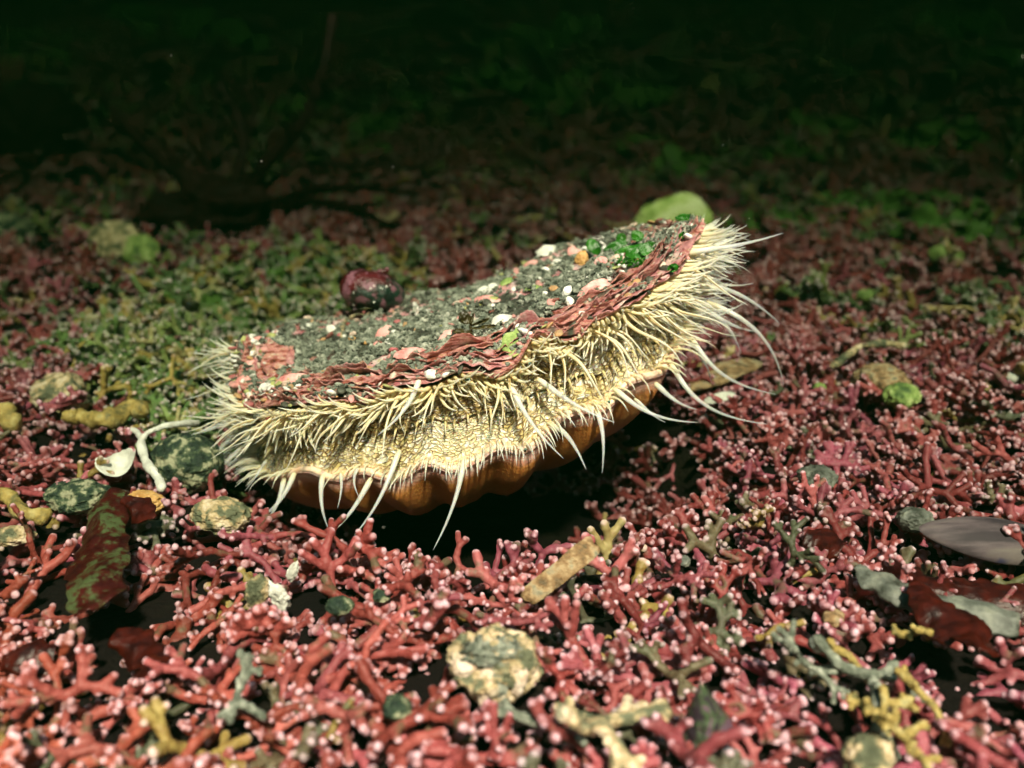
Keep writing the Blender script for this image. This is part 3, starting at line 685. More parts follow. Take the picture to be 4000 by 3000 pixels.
# which ones show largest
def inview(x, y, z):
    d = np.array([x, y, z])-C0; dep = d@FW
    if dep < 3: return None
    px = 2000+FPX*(d@RT)/dep; py = 1500-FPX*(d@UP)/dep
    return (px, py, dep) if -30 < px < 4030 and py < 3040 else None
sc_ = []
for i_, p in enumerate(pieces):
    v = inview(p[0], p[1], -.3)
    if v and p[2] > .4: sc_.append((p[3]/v[2], i_))
sc_.sort(reverse=True); single = {i_ for _, i_ in sc_[:300]}
mb = MB()
pz = gz(np.array([p[0] for p in pieces]), np.array([p[1] for p in pieces]))
for i_, (x, y, dz, s_, tilt, lod, c) in enumerate(pieces):
    k = rg.integers(len(PROTO)); E = Euler((rg.normal(0, tilt*.6), rg.normal(0, tilt*.6), rg.uniform(0, TWO))); z = pz[i_]+dz
    if i_ in single:
        o = bpy.data.objects.new('maerl_twig', PMESH[k]); COL.objects.link(o); o.location = (x*S, y*S, z*S); o.rotation_euler = E; o.scale = (s_,)*3; o.color = (*c, 1)
        pink = c[0] > 1.8*c[1]
        v = inview(x, y, -.3); side = 'left' if v[0] < 1400 else ('right' if v[0] > 2700 else 'middle')
        if pink: tag(o, {'left': 'knobbly orange pink branching maerl twig with pale tips in the lower left foreground', 'middle': 'knobbly pink branching maerl twig with white tips in front of the scallop', 'right': 'rose pink knobbly maerl twig with pale tips in the lower right foreground'}[side], 'maerl', 'pink maerl twigs in the %s foreground' % side)
        else: tag(o, {'left': 'dull silt covered maerl twig among the lower left pink ones', 'middle': 'dull silt covered maerl twig among the pink ones in front of the scallop', 'right': 'dull silt covered maerl twig among the lower right pink ones'}[side], 'maerl', 'dull maerl twigs in the %s foreground' % side)
    else:
        c2, t2, tip = PROTO[k][lod]; Mx = np.array(E.to_matrix())*s_
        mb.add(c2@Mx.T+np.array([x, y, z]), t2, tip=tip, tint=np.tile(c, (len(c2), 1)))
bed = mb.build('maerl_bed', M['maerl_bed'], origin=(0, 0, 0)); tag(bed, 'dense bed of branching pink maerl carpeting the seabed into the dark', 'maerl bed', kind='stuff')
print('pieces', len(pieces), 'single', len(single), 'bed verts', mb.n)

# ------------------------------------------------------------------ what lies on the upper valve
def on_shell(px, py, lift=0):
    """the point of the upper valve seen through a pixel"""
    d = ray(px, py); ts = np.linspace(20, 45, 1500); P = C0+d[None]*ts[:, None]
    u = (P[:, 0]-XC)/RA; v = (P[:, 1]-YC)/RB; r = np.hypot(u, v); t = np.arctan2(v, u)
    z = upper_z(t, np.clip(r, .02, 1), True); below = P[:, 2] <= z; cr = (r <= 1.0) & below & ~np.concatenate([[True], below[:-1] | (r[:-1] > 1.0)])
    if cr.any(): q = P[np.argmax(cr)]; return q+np.array([0, 0, lift])
    k = np.argmin(np.where(r < .985, np.abs(P[:, 2]-z), 99)); return np.array([P[k, 0], P[k, 1], z[k]+lift])
# silt: grains heaped over the valve
rg = np.random.default_rng(44); mb = MB(); IV, IF = ico(1)
n = 110000; tt = rg.uniform(0, TWO, n); r = np.sqrt(rg.uniform(.0, .985, n)); X, Y = plan(tt, r); P = p3(X, Y)
dens = sstep(-.3, .2, fbm(P*.55, 4, 201)+.30*sstep(1.0, .4, r))*(1-.7*sstep(.88, .97, r)*sstep(.9, .8, -np.cos(tt)))*sstep(-.18, .16, fbm(P*3.6, 3, 205))*1.3
keep = rg.random(n) < dens*np.where(Y < YC+1.5, 1.0, .45); X, Y, tt, r = X[keep], Y[keep], tt[keep], r[keep]; Z = upper_z(tt, r)
size = .026+.05*rg.random(len(X))**2.2; heap = (.14*np.clip(fbm(p3(X, Y)*1.8, 3, 203)+.1, 0, 1)+.16*np.clip(fbm(p3(X, Y)*3.6, 3, 205), 0, 1))*rg.random(len(X))*1.6
nse = 1+.35*rg.normal(size=(len(X), len(IV), 1)).clip(-1.5, 1.5)
W = IV[None]*size[:, None, None]*nse*np.array([1, 1, .8])+np.stack([X, Y, Z+heap+size*.3], -1)[:, None]
Fk = IF[None]+(np.arange(len(X))*len(IV))[:, None, None]
mb.add(W.reshape(-1, 3), Fk.reshape(-1, 3)); print('silt grains', len(X))
tag(mb.build('silt', M['silt'], smooth=False), 'grey green silt heaped in fine crumbs over the upper shell', 'silt', kind='stuff')
mb = MB(); n = 2600; tt = rg.uniform(0, TWO, n); r = np.sqrt(rg.uniform(.0, .98, n)); X, Y = plan(tt, r); keep = rg.random(n) < sstep(-.1, .35, fbm(p3(X, Y)*.8, 3, 207))*.8+.1
GC = [(.82, .80, .74), (.82, .80, .74), (.75, .55, .45), (.62, .28, .26), (.45, .12, .13), (.40, .42, .14), (.5, .28, .12), (.03, .03, .02), (.03, .03, .02), (.25, .05, .04)]
keep[-330:] = True; tt[-330:] = np.radians(rg.normal(192, 15, 330)); r[-330:] = rg.uniform(.86, 1.03, 330); drop = np.zeros(n); drop[-330:] = rg.uniform(-.1, .75, 330)*sstep(.9, 1.0, r[-330:])
keep[-520:-330] = True; tt[-520:-330] = rg.uniform(math.pi*1.05, TWO, 190); r[-520:-330] = rg.uniform(.93, 1.005, 190); X, Y = plan(tt, r)
for q in np.where(keep)[0]:
    a = min(.03+.15*rg.random()**2.5, .17) if q < n-330 else rg.uniform(.06, .17); V, F = blob((0, 0, 0), (a*rg.uniform(.8, 1.8), a, a*rg.uniform(.25, .7)), 2, .5, 1.5, int(q), (rg.normal(0, .5), rg.normal(0, .5), rg.uniform(0, 6)))
    mb.add(V+np.array([X[q], Y[q], upper_z(tt[q:q+1], np.minimum(r[q:q+1], 1))[0]+a*.35-drop[q]]), F, tint=GC[rg.integers(len(GC))])
m_ = N('grit'); c_ = m_.attr('tint', True); m_.done(m_.bsdf(m_.mix(m_.ramp(m_.noise(6, 4), [(.4, 0), (.6, .5)]), c_, (.12, .13, .09)), .55, m_.bump(m_.noise(14, 4), .03), .4))
tag(mb.build('shell_grit', m_.m), 'tiny bits of broken shell and crust bedded in the silt of the upper shell', 'grit', kind='stuff')
def chip(name, px, py, w_, h_, mat, label, cat='shell fragment', group=None, rot=0, tilt=.5, seed=0, thick=.05, curl=.25, P=None, jag=.18, lift=.0, sq=0):
    """a broken piece of shell: a curved, thick-edged flake with a torn outline"""
    nu, nv = 40, 12; a = np.linspace(0, TWO, nu, endpoint=False); v = np.linspace(0, 1, nv); A, V = np.meshgrid(a, v, indexing='ij'); A, V = A.ravel(), V.ravel()
    out = 1+jag*fbm(np.stack([np.cos(A)*1.7+seed, np.sin(A)*1.7, A*0], -1), 4, seed)*2
    if sq: out = out/(np.abs(np.cos(A))**sq+np.abs(np.sin(A))**sq)**(1/sq)
    x = np.cos(A)*V*w_*out; y = np.sin(A)*V*h_*out; z = -curl*(x*x/w_+y*y/h_*.5)+.04*fbm(p3(x*3/w_+seed, y*3/w_), 3, seed)*w_
    top = np.stack([x, y, z], -1); bot = np.stack([x, y, z-thick*(1-.6*V**4)], -1); n = len(x)
    e = np.arange(nu)*nv+nv-1; e2 = ((np.arange(nu)+1) % nu)*nv+nv-1
    F = np.concatenate([grid(nu, nv, True), grid(nu, nv, True)[:, ::-1]+n, np.stack([e, e2, e2+n, e+n], 1)])
    W = np.concatenate([top, bot])@np.array(Euler((0, 0, rot)).to_matrix()).T@np.array(Euler((tilt, 0, 0)).to_matrix()).T
    c = on_shell(px, py) if P is None else np.array(P)
    W = W+c+np.array([0, 0, .55*h_*abs(math.sin(tilt))+lift+.04]); o = obj(name, W, F, mat); tag(o, label, cat, group); return o
def stone(name, c, r, mat, label, cat, seed=0, amp=.25, fr=1.3, rot=(0, 0, 0), sub=5, group=None, parent=None):
    V, F = ico(min(sub+1, 6) if max(r if not np.isscalar(r) else [r]) > .15 else sub); n1 = fbm(V*fr+seed*3.1, 5, seed); rid = 1-np.abs(fbm(V*fr*1.8+seed, 4, seed+4))*2.4
    V = (V*(1+amp*1.2*n1+amp*.45*rid*np.clip(rid, 0, 1)+.03*fbm(V*9+seed, 3, seed))[:, None]*np.broadcast_to(np.asarray(r, float), (3,)))@np.array(Euler(rot).to_matrix()).T+np.array(c); o = obj(name, V, F, mat, parent)
    if parent is None: tag(o, label, cat, group)
    elif label: o['label'] = label
    return o
def worm(name, pts, r, mat, label, cat, n=10, group=None):
    P = np.array(pts, float); t = np.linspace(0, 1, len(P)); tt = np.linspace(0, 1, 30); Q = np.stack([np.interp(tt, t, P[:, k]) for k in range(3)], -1)
    k = np.hanning(9); k /= k.sum(); Qp = np.concatenate([np.repeat(Q[:1], 4, 0), Q, np.repeat(Q[-1:], 4, 0)]); Q = np.stack([np.convolve(Qp[:, j], k, 'valid') for j in range(3)], -1)
    V, F, al = tube(Q, r*(1+.22*vn(np.stack([tt*9, tt*0, tt*0], -1), 3)), n); V = V+.9*r*(np.stack([fbm(V*2.3, 4, 2), fbm(V*2.3, 4, 3), fbm(V*2.3, 4, 4)], -1)); o = obj(name, V, F, mat); tag(o, label, cat, group); return o
chip('shell_fragment', 1505, 1310, .36, .20, M['pink_chip'], 'pink and white triangular shell chip standing in the silt below the snail', rot=.5, tilt=.9, seed=1)
chip('shell_fragment', 1295, 1300, .20, .14, M['white_shell'], 'smooth white shell sliver poking up left of the curved worm tube', rot=-.6, tilt=1.2, seed=2, thick=.02, jag=.05)
worm('worm_tube', [on_shell(1335, 1330, .08), on_shell(1340, 1280, .16), on_shell(1380, 1252, .16), on_shell(1430, 1246, .13), on_shell(1465, 1240, .1)], .075, M['cream_stone'], 'curved cream worm tube lying right under the snail', 'worm tube')
for k, (px, py, r, mt, lb) in enumerate([(1375,1330,.09,'brown_pebble','brown pebble in the middle of a small heap left of the pink triangular chip'), (1430,1345,.07,'brown_pebble','rusty grain at the right of the small heap below the worm tube'), (1345,1318,.06,'white_bead','tiny ring shaped white bead at the left of the small heap below the worm tube'), (1470,1350,.08,'pink_chip','pinkish grain between the rusty heap and the pink triangular chip'),
      (2270,1025,.20,'brown_pebble','blocky orange brown pebble beside the green seaweed on the shell'), (2350,1050,.20,'pink_chip','rounded pink and white nodule between brown pebble and green seaweed'), (2150,1055,.10,'cream_stone','dull cream pebble left of the orange brown pebble'),
      (2215,1150,.13,'white_bead','white lump of tiny barnacles on the shell above the rim, uppermost'), (2225,1185,.11,'white_bead','white lump of tiny barnacles on the shell above the rim, lowermost'), (1615,1235,.10,'white_shell','white fuzzy fan right of the snail'), (2435,905,.07,'white_bead','small white bead behind the green seaweed on the back edge')]):
    P = on_shell(px, py, r*.55); stone('pebble' if 'white' not in lb else 'encrusted_nodule', P, (r*1.2, r, r*.85), M[mt], lb, 'pebble' if 'white' not in lb else 'nodule', 30+k, .3, 1.6, (0, .3*k, k), 4)
for k, (px, py, w_, h_, mt, lb, rot, tl) in enumerate([
   (2135,995,.36,.17,'white_shell','long white and pink shell piece on the back edge left of the purple algae',.35,.7), (2180,1040,.26,.13,'white_shell','bright white chip lying below the long white back edge piece',.5,.5),
   (2080,1040,.30,.14,'pink_chip','flat pink plate on the slope left of the bright white chip',.6,.4), (1890,1145,.22,.13,'white_shell','left one of two white chips on the shell crest',.7,.6), (1925,1135,.2,.12,'white_shell','right one of two white chips on the shell crest',.9,.6),
   (1985,1110,.26,.12,'lime','lime green crust at the left end of the rising crest',.4,.4), (2090,1135,.28,.10,'lime','pale green flake in the middle of the right hand slope',.2,.3),
   (1010,1340,.2,.11,'pink_chip','pink and white chip at the far left back edge of the shell',.1,.5), (975,1430,.14,.12,'pink_chip','pale brown plates stacked at the far left end of the shell',.2,.8), (1200,1285,.16,.09,'white_shell','small white chip on the back edge left of the snail',.2,.5),
   (1740,1330,.28,.12,'pink_chip','narrow pink and cream shell strip left of the brown seaweed',1.1,.6), (1900,1180,.34,.2,'pink_chip','smooth mauve plate behind the brown seaweed',.2,.25), (1655,1340,.12,.05,'white_shell','tiny white crescent right of the pink triangular chip',.0,.4),
   (1150,1500,.42,.16,'pink_chip','pink pointed shell frill at the left front rim',.15,.7), (960,1500,.3,.2,'pink_chip','flat salmon plate at the far left front corner of the rim',.2,.5), (2240,1000,.2,.16,'pink_chip','speckled pink and white knob touching the left end of the green seaweed',.2,.8),
   (2340,940,.22,.1,'white_shell','pale chip half hidden under the brown purple algae',.1,.4), (2010,1350,.40,.20,'lime','pale lime and white crust in the hollow of the rim beside the brown seaweed',1.1,.75), (1960,1260,.3,.12,'white_shell','bleached crust above the lime patch in the rim hollow',.3,.5),
   (1610,1400,.44,.16,'pink_chip','salmon pink frill on the rim under the triangular chip',.0,.6), (2330,1130,.4,.13,'pink_chip','dark pink frill on the rim below the barnacle lumps',.45,.6), (1660,1220,.2,.08,'white_shell','white streak on the back edge right of the snail',.2,.3)]):
    chip('shell_fragment', px, py, w_*1.15, h_*1.25, M[mt], lb, rot=rot, tilt=tl, seed=60+k, thick=.05, jag=.3, lift=.06)
BEADS = [(1245,1370),(1085,1420),(1540,1300),(1590,1262),(1700,1280),(1830,1240),(1955,1290),(2030,1165),(2060,1080),(2005,1085),(2420,1040),(2440,1045),(2405,1050),(2110,1090),(2130,1150),(1980,1455),(1945,1470),(2300,1090),(2360,1085),(1570,1330),(1450,1290),(1280,1340),(2520,935),(2545,920)]
for k, (px, py) in enumerate(BEADS):
    r = .035+.02*(k % 3); o = stone('white_bead', on_shell(px, py, r*.5), (r*1.2, r, r*.8), M['white_bead'], 'tiny white bead like worm case stuck on the silty upper shell', 'bead', 120+k, .2, 2, (0, 0, 0), 2, 'tiny white cases on the upper shell')
# ------------------------------------------------------------------ the snail
P = on_shell(1432, 1238); SN = empty('sea_snail', P+np.array([0, .15, 0]), 'dark red and green turban shaped snail with white dots sitting on the scallop', 'sea snail')
nt_, nu_ = 260, 28; s_ = np.linspace(0, 1, nt_); turns = 2.6; V = []; top = []
for q in range(nt_):      # a whorl tube wound down a cone
    f = s_[q]; a = -f*turns*TWO+.6; Rw = .04+.32*f**1.6; rt = .05+.40*f**1.5; cz = .98-.62*f**1.05
    u = np.linspace(0, TWO, nu_, endpoint=False); cr = Rw+rt*np.cos(u)*.95; cz_ = cz+rt*np.sin(u)*.92
    V.append(np.stack([cr*math.cos(a), cr*math.sin(a), cz_], -1)); top.append(cz_)
V = np.concatenate(V); top = np.concatenate(top); V = V+.02*fbm(V*5, 3, 8)[:, None]
G = grid(nt_, nu_)[:, ::-1]; i = np.arange(nt_-1); G = np.concatenate([G, np.stack([i*nu_, (i+1)*nu_, (i+1)*nu_+nu_-1, i*nu_+nu_-1], 1)])
Rm = np.array(Euler((math.radians(-12), math.radians(28), math.radians(20))).to_matrix())
V = (V*np.array([1.12, 1.0, 1.12])*1.5)@Rm.T+np.array([.02, .45, .08]); obj('snail_shell', V+P, G, M['snail'], SN, attrs={'top': np.clip(V[:, 2]/1.9-.16*V[:, 0]+.05, 0, 1)})
V, F = blob(P+np.array([0, .1, .06]), (.75, .55, .14), 4, .1); obj('foot', V, F, M['dark_weed'], SN)
SNV = bpy.data.objects['snail_shell']; pts = np.array([v.co[:] for v in SNV.data.vertices])/S+np.array(SNV['_o'])
for k, (px, py) in enumerate([(1352,1172),(1382,1140),(1457,1110),(1448,1128),(1497,1132),(1488,1120),(1510,1114),(1530,1115),(1375,1192),(1465,1185)]):
    d_ = nrm(ray(px, py)); rel = pts-C0; tpar = rel@d_; perp = np.linalg.norm(rel-tpar[:, None]*d_, axis=1); okk = perp < .06
    if not okk.any(): continue
    q = pts[np.where(okk)[0][np.argmin(tpar[okk])]]; r = .028+.012*(k % 3 == 0); V2, F2 = blob(q, r, 2, .1); obj('barnacle', V2, F2, M['white_bead'], SN)
# ------------------------------------------------------------------ weeds on the shell
def leaf(P0, d, L, w_, bend=.3, up=(0, 0, 1), K=14, wav=.08, seed=0, thick=.012):
    """a flat rounded blade of real thickness; returns V, F"""
    d = nrm(d); s = nrm(np.cross(d, up)); nn = np.cross(s, d); u = np.linspace(0, 1, K); v = np.linspace(-1, 1, 7); U, Vv = np.meshgrid(u, v, indexing='ij'); U, Vv = U.ravel(), Vv.ravel()
    ww = w_*np.sqrt(np.clip(np.sin(np.clip(U*.93+.05, 0, 1)*math.pi), .02, 1))*(.75+.25*U)
    Q = np.array(P0)+U[:, None]*L*d+(Vv*ww)[:, None]*s+((bend*U**2*L*-1)+wav*fbm(np.stack([U*3+seed, Vv, U*0], -1), 2, seed)*2+.12*w_*Vv**2)[:, None]*nn
    n = len(Q); G = grid(K, 7); bt = Q-nn*thick
    e = []; idx = [k*7 for k in range(K)]+[(K-1)*7+j for j in range(1, 7)]+[k*7+6 for k in range(K-2, -1, -1)]+[j for j in range(5, 0, -1)]
    idx = np.array(idx); i2 = np.roll(idx, -1)
    return np.concatenate([Q, bt]), np.concatenate([G, G[:, ::-1]+n, np.stack([i2, idx, idx+n, i2+n], 1)])
GW = empty('green_seaweed', on_shell(2420, 1030), 'bright green leafy seaweed clump growing on the right of the upper shell', 'seaweed')
for k, (px, py, dx, dy, dz, L, w_, ln) in enumerate([(2340,1010,-.3,.1,.35,.55,.20,.10),(2400,1015,.9,0,.12,1.1,.20,.12),(2440,1020,1,-.1,.2,.8,.24,.15),(2360,1000,1,.2,.25,.8,.2,.1),(2500,1010,.8,.2,.35,.55,.22,.1),(2420,985,.2,.3,.9,.35,.16,.2),(2480,975,.3,.3,.8,.35,.2,.2),(2380,1030,.9,-.3,.05,.7,.14,.05)]):
    V, F = leaf(on_shell(px, py, ln+.06), (dx, dy, dz), L, w_*1.15, .04, (0, -.8, .45), seed=k, wav=.04); obj('leaf', V, F, M['green_blade'], GW)
rg = np.random.default_rng(6); mb = MB()
for q in range(170):
    px = rg.uniform(2345, 2540); py = 1030+rg.uniform(-18, 18); V, F = leaf(on_shell(px, py, .02), (rg.normal(0, .6), rg.normal(-.5, .5), rg.uniform(.2, 1)), rg.uniform(.06, .16), rg.uniform(.025, .05), .2, K=5, wav=.02, seed=q); mb.add(V, F)
mb.build('leaflet_cushion', M['green_blade'], GW)
for k, (px, py, d, L, w_, lb) in enumerate([(2665,865,(.9,-.1,.1),.55,.14,'dark green oval leaf lifted over the top right corner of the shell'),(2610,1075,(.7,-.3,.6),.3,.14,'small green leaf among the tentacles at the right rim'),(2655,945,(.5,-.2,.5),.22,.12,'small round green leaf in the crust below the dark oval leaf')]):
    V, F = leaf(on_shell(px, py, .12) if k != 0 else on_shell(2680, 885, .22)+np.array([-.35, 0, .05]), d, L, w_, .1, (0, -.8, .5), seed=k+20); tag(obj('green_leaf', V, F, M['green_blade']), lb, 'seaweed leaf')
def branchlet(root, d, L, lvl, mb, rg, r, spread=.5, K=6):
    P = grow(root, d, nrm(np.array(d)+rg.normal(0, .25, 3)), L, K, .08, rg); V, F, _ = tube(P, np.linspace(r, r*.7, K), 5); mb.add(V, F)
    if lvl > 0:
        for b in range(rg.integers(2, 4)): branchlet(P[rg.integers(K//2, K)], nrm(np.array(d)+rg.normal(0, spread, 3)+np.array([0, 0, .1])), L*rg.uniform(.55, .85), lvl-1, mb, rg, r*.75, spread, K)
rg = np.random.default_rng(8)
def bush(name, px, py, n, L, r, lvl, mat, label, dirs, spread=.5, lift=0, P=None):
    mb = MB(); c = on_shell(px, py, lift) if P is None else np.array(P)
    for q in range(n): branchlet(c+rg.normal(0, .05, 3), nrm(np.array(dirs)+rg.normal(0, .45, 3)), L*rg.uniform(.7, 1.2), lvl, mb, rg, r, spread)
    o = mb.build(name, M[mat], origin=c); tag(o, label, 'seaweed'); return o
bush('feathery_seaweed', 2350, 945, 7, .26, .014, 3, 'purple_hair', 'feathery purple brown seaweed tuft hanging over the back edge', (-1, 0, .35), .4, .08)
bush('feathery_seaweed', 2430, 960, 6, .22, .013, 3, 'purple_hair', 'thin brown red seaweed sprig standing behind the green leaves', (.1, 0, 1), .55, .0)
bush('feathery_seaweed', 2400, 1100, 9, .16, .010, 2, 'purple_hair', 'low reddish fuzz tuft on the silt below the green seaweed', (.1, -.2, 1), .6)
bush('feathery_seaweed', 2600, 925, 12, .22, .03, 2, 'red_blade', 'dark red crusty seaweed along the top right back edge', (.6, 0, .3), .6, .02)
bush('feathery_seaweed', 2690, 890, 9, .2, .035, 2, 'silt', 'silt coated seaweed sprig jutting from the top right corner', (1, 0, .45), .45, .05)
bush('feathery_seaweed', 2590, 990, 10, .16, .03, 2, 'red_blade', 'dark reddish crust of seaweed right of the green leaves', (.3, -.3, .5), .7)
bush('feathery_seaweed', 1110, 1290, 12, .2, .008, 2, 'silt', 'blurry grey hair tuft on the back edge left of the snail', (-.3, 0, 1), .5)
BW = empty('brown_seaweed', on_shell(1840, 1330), 'olive brown seaweed with round and narrow blades rising from the rim middle', 'seaweed')
c = on_shell(1842, 1345, .05)
V, F, _ = tube([c, c+np.array([.0, -.05, .3]), c+np.array([-.03, -.05, .62])], [.05, .04, .03], 7); obj('stem', V, F, M['olive_blade'], BW)
for k, (o_, d, L, w_) in enumerate([((0,-.05,.62),(-.45,-.1,.3),.38,.19),((0,-.05,.5),(1,-.05,.42),.55,.055),((0,-.05,.42),(1,0,.12),.7,.06),((0,-.05,.3),(-.9,-.2,.15),.5,.10),((0,-.05,.22),(-.9,-.1,-.1),.4,.08),((0,-.05,.55),(.2,0,1),.3,.05),((0,-.05,.2),(.9,-.3,-.25),.5,.06),((0,-.05,.5),(-.2,0,.9),.25,.05),((0,-.05,.15),(.1,-.5,-.9),.35,.07)]):
    V, F = leaf(c+np.array(o_), d, L, w_, .1, (0, -.9, .3), seed=40+k); obj('blade', V, F, M['olive_blade'], BW)
# ------------------------------------------------------------------ single things lying on the bed
def gpt(px, py, lift=0):
    d = ray(px, py); ts = np.geomspace(12, 400, 1500); P = C0+d[None]*ts[:, None]; ok = P[:, 2] <= gz(P[:, 0], P[:, 1])+1.02
    P = P[np.argmax(ok)] if ok.any() else P[-1]; return P+np.array([0, 0, lift])
# big broken shell in the foreground
c = gpt(1930, 2620, .15); DS = empty('broken_shell', c-np.array([0, 0, .8]), 'lumpy cream and green overgrown broken shell in the bottom foreground centre', 'dead shell')
def rough(c, r, sub, amp, fr, sd_, rot=(0, 0, 0)):
    V, F = ico(sub); n1 = fbm(V*fr+sd_*3.1, 5, sd_); rid = 1-np.abs(fbm(V*fr*1.6+sd_, 4, sd_+4))*2.2; d = 1+amp*n1+amp*.6*rid*np.clip(rid, 0, 1)
    return (V*d[:, None]*np.array(r))@np.array(Euler(rot).to_matrix()).T+np.array(c), F
V, F = rough(c, (.78, .65, .62), 6, .38, 1.7, 5, (-.2, .1, .2)); obj('shell_lump', V, F, M['cream_stone'], DS)
for (dx, dy, dz, a, b, cc_, sd_, mt) in [(-.12,-.55,-.10,.20,.16,.40,1,'bleached'),(.50,-.52,.0,.13,.12,.30,2,'bleached'),(.32,-.42,.28,.40,.14,.12,3,'cream_stone'),(-.55,-.38,.22,.24,.2,.18,4,'bleached'),(.62,-.25,.25,.2,.2,.25,5,'cream_stone'),(.1,-.62,-.05,.14,.1,.28,6,'silt'),(-.68,-.1,.3,.14,.2,.12,7,'cream_stone')]:
    V, F = rough(c+np.array([dx, dy, dz]), (a, b, cc_), 5, .35, 1.8, sd_, (0, .3*math.sin(sd_), 0)); obj('shell_ridge', V, F, M[mt], DS)
V, F = rough(c+np.array([-.02, -.22, .50]), (.42, .3, .14), 5, .8, 3.6, 9); obj('silt_cap', V, F, M['silt'], DS)
chip('shell_fragment', 0, 0, 1.0, .25, M['tan_shell'], 'long ribbed tan shell fragment leaning up at the edge of the shadow', rot=.66, tilt=1.0, seed=9, thick=.10, P=gpt(2190, 2290, .25), jag=.10, curl=.12, sq=5)
stone('coral_rubble', gpt(1090, 2345, .1), (.17, .15, .32), M['white_shell'], 'pale grey forked lump of rubble standing in front of the shadow, right one of two', 'rubble', 14, .55, 1.6, (.2, -.3, 0))
V, F = blob(gpt(1175, 2235, .1), (.12, .12, .18), 4, .2, 2, 3); Vq, Fq_ = V, F
stone('coral_rubble', gpt(1145, 2255, .15), (.12, .12, .26), M['white_shell'], 'pale knobbed finger of rubble joined beside the forked grey lump', 'rubble', 15, .3, 1.6, (.1, .35, 0))
stone('coral_rubble', gpt(1005, 2330, .15), (.24, .2, .36), M['cream_stone'], 'yellowish upright lump of rubble in front of the shadow, left one of two', 'rubble', 16, .35, 1.6, (.1, .15, .3))
stone('pebble', gpt(1330, 2390, .15), (.30, .24, .2), M['green_stone'], 'dark grey green pebble between pink twigs below the shadow', 'pebble', 18, .2)
stone('pebble', gpt(860, 2030, .1), (.75, .5, .42), M['cream_stone'], 'rough yellow green stone behind the pink twigs left of the shadow', 'stone', 19, .3)
stone('stone', gpt(730, 1800, -.1), (1.1, .95, .85), M['green_stone'], 'large dark green stone beside the left tentacles', 'stone', 20, .16, 1.2, (0, .1, .2))
# pale broken shell and branching white crust at the left
c = gpt(470, 1850); chip('shell_fragment', 0, 0, .55, .42, M['white_shell'], 'blurry white hollow broken shell left of the green stone', rot=.3, tilt=.5, seed=21, P=c, thick=.06, curl=-.9)
worm('white_crust', [gpt(790, 1735, .75), gpt(700, 1750, .8), gpt(600, 1775, .8), gpt(560, 1800, .7), gpt(545, 1740, .5), gpt(490, 1735, .45)], .09, M['white_shell'], 'white branching ridge running over the front of the green stone', 'worm tube')
worm('white_crust', [gpt(560, 1790, .7), gpt(565, 1840, .5), gpt(600, 1880, .4), gpt(640, 1950, .25)], .12, M['white_shell'], 'short thick white crust drooping left of the green stone', 'worm tube')
stone('rubble', gpt(560, 1975, .1), (.55, .4, .28), M['brown_pebble'], 'orange brown lump below the drooping white crust', 'rubble', 23, .35)
stone('stone', gpt(310, 1950, .1), (.85, .6, .4), M['green_stone'], 'dark stone with pale green speckles at the left', 'stone', 24, .25)
yt = M['yellow_twig']
worm('yellow_branch', [gpt(250, 1680, .3), gpt(330, 1660, .35), gpt(420, 1690, .3), gpt(500, 1640, .4), gpt(580, 1640, .35)], .26, yt, 'long blurry yellow coral branch lying at the left', 'dead coral branch')
worm('yellow_branch', [gpt(-40, 1640, .2), gpt(20, 1640, .3), gpt(50, 1670, .2)], .3, yt, 'stubby yellow lump cut by the left edge of the picture', 'dead coral branch')
worm('yellow_branch', [gpt(-20, 1960, .3), gpt(40, 1990, .3), gpt(90, 2040, .3), gpt(190, 2040, .2)], .2, yt, 'crooked dull yellow branch near the left edge', 'dead coral branch')
stone('pebble', gpt(60, 2120, .2), (.5, .3, .22), M['cream_stone'], 'pale yellow green flat stone at the left edge under the crooked branch', 'pebble', 25, .25)
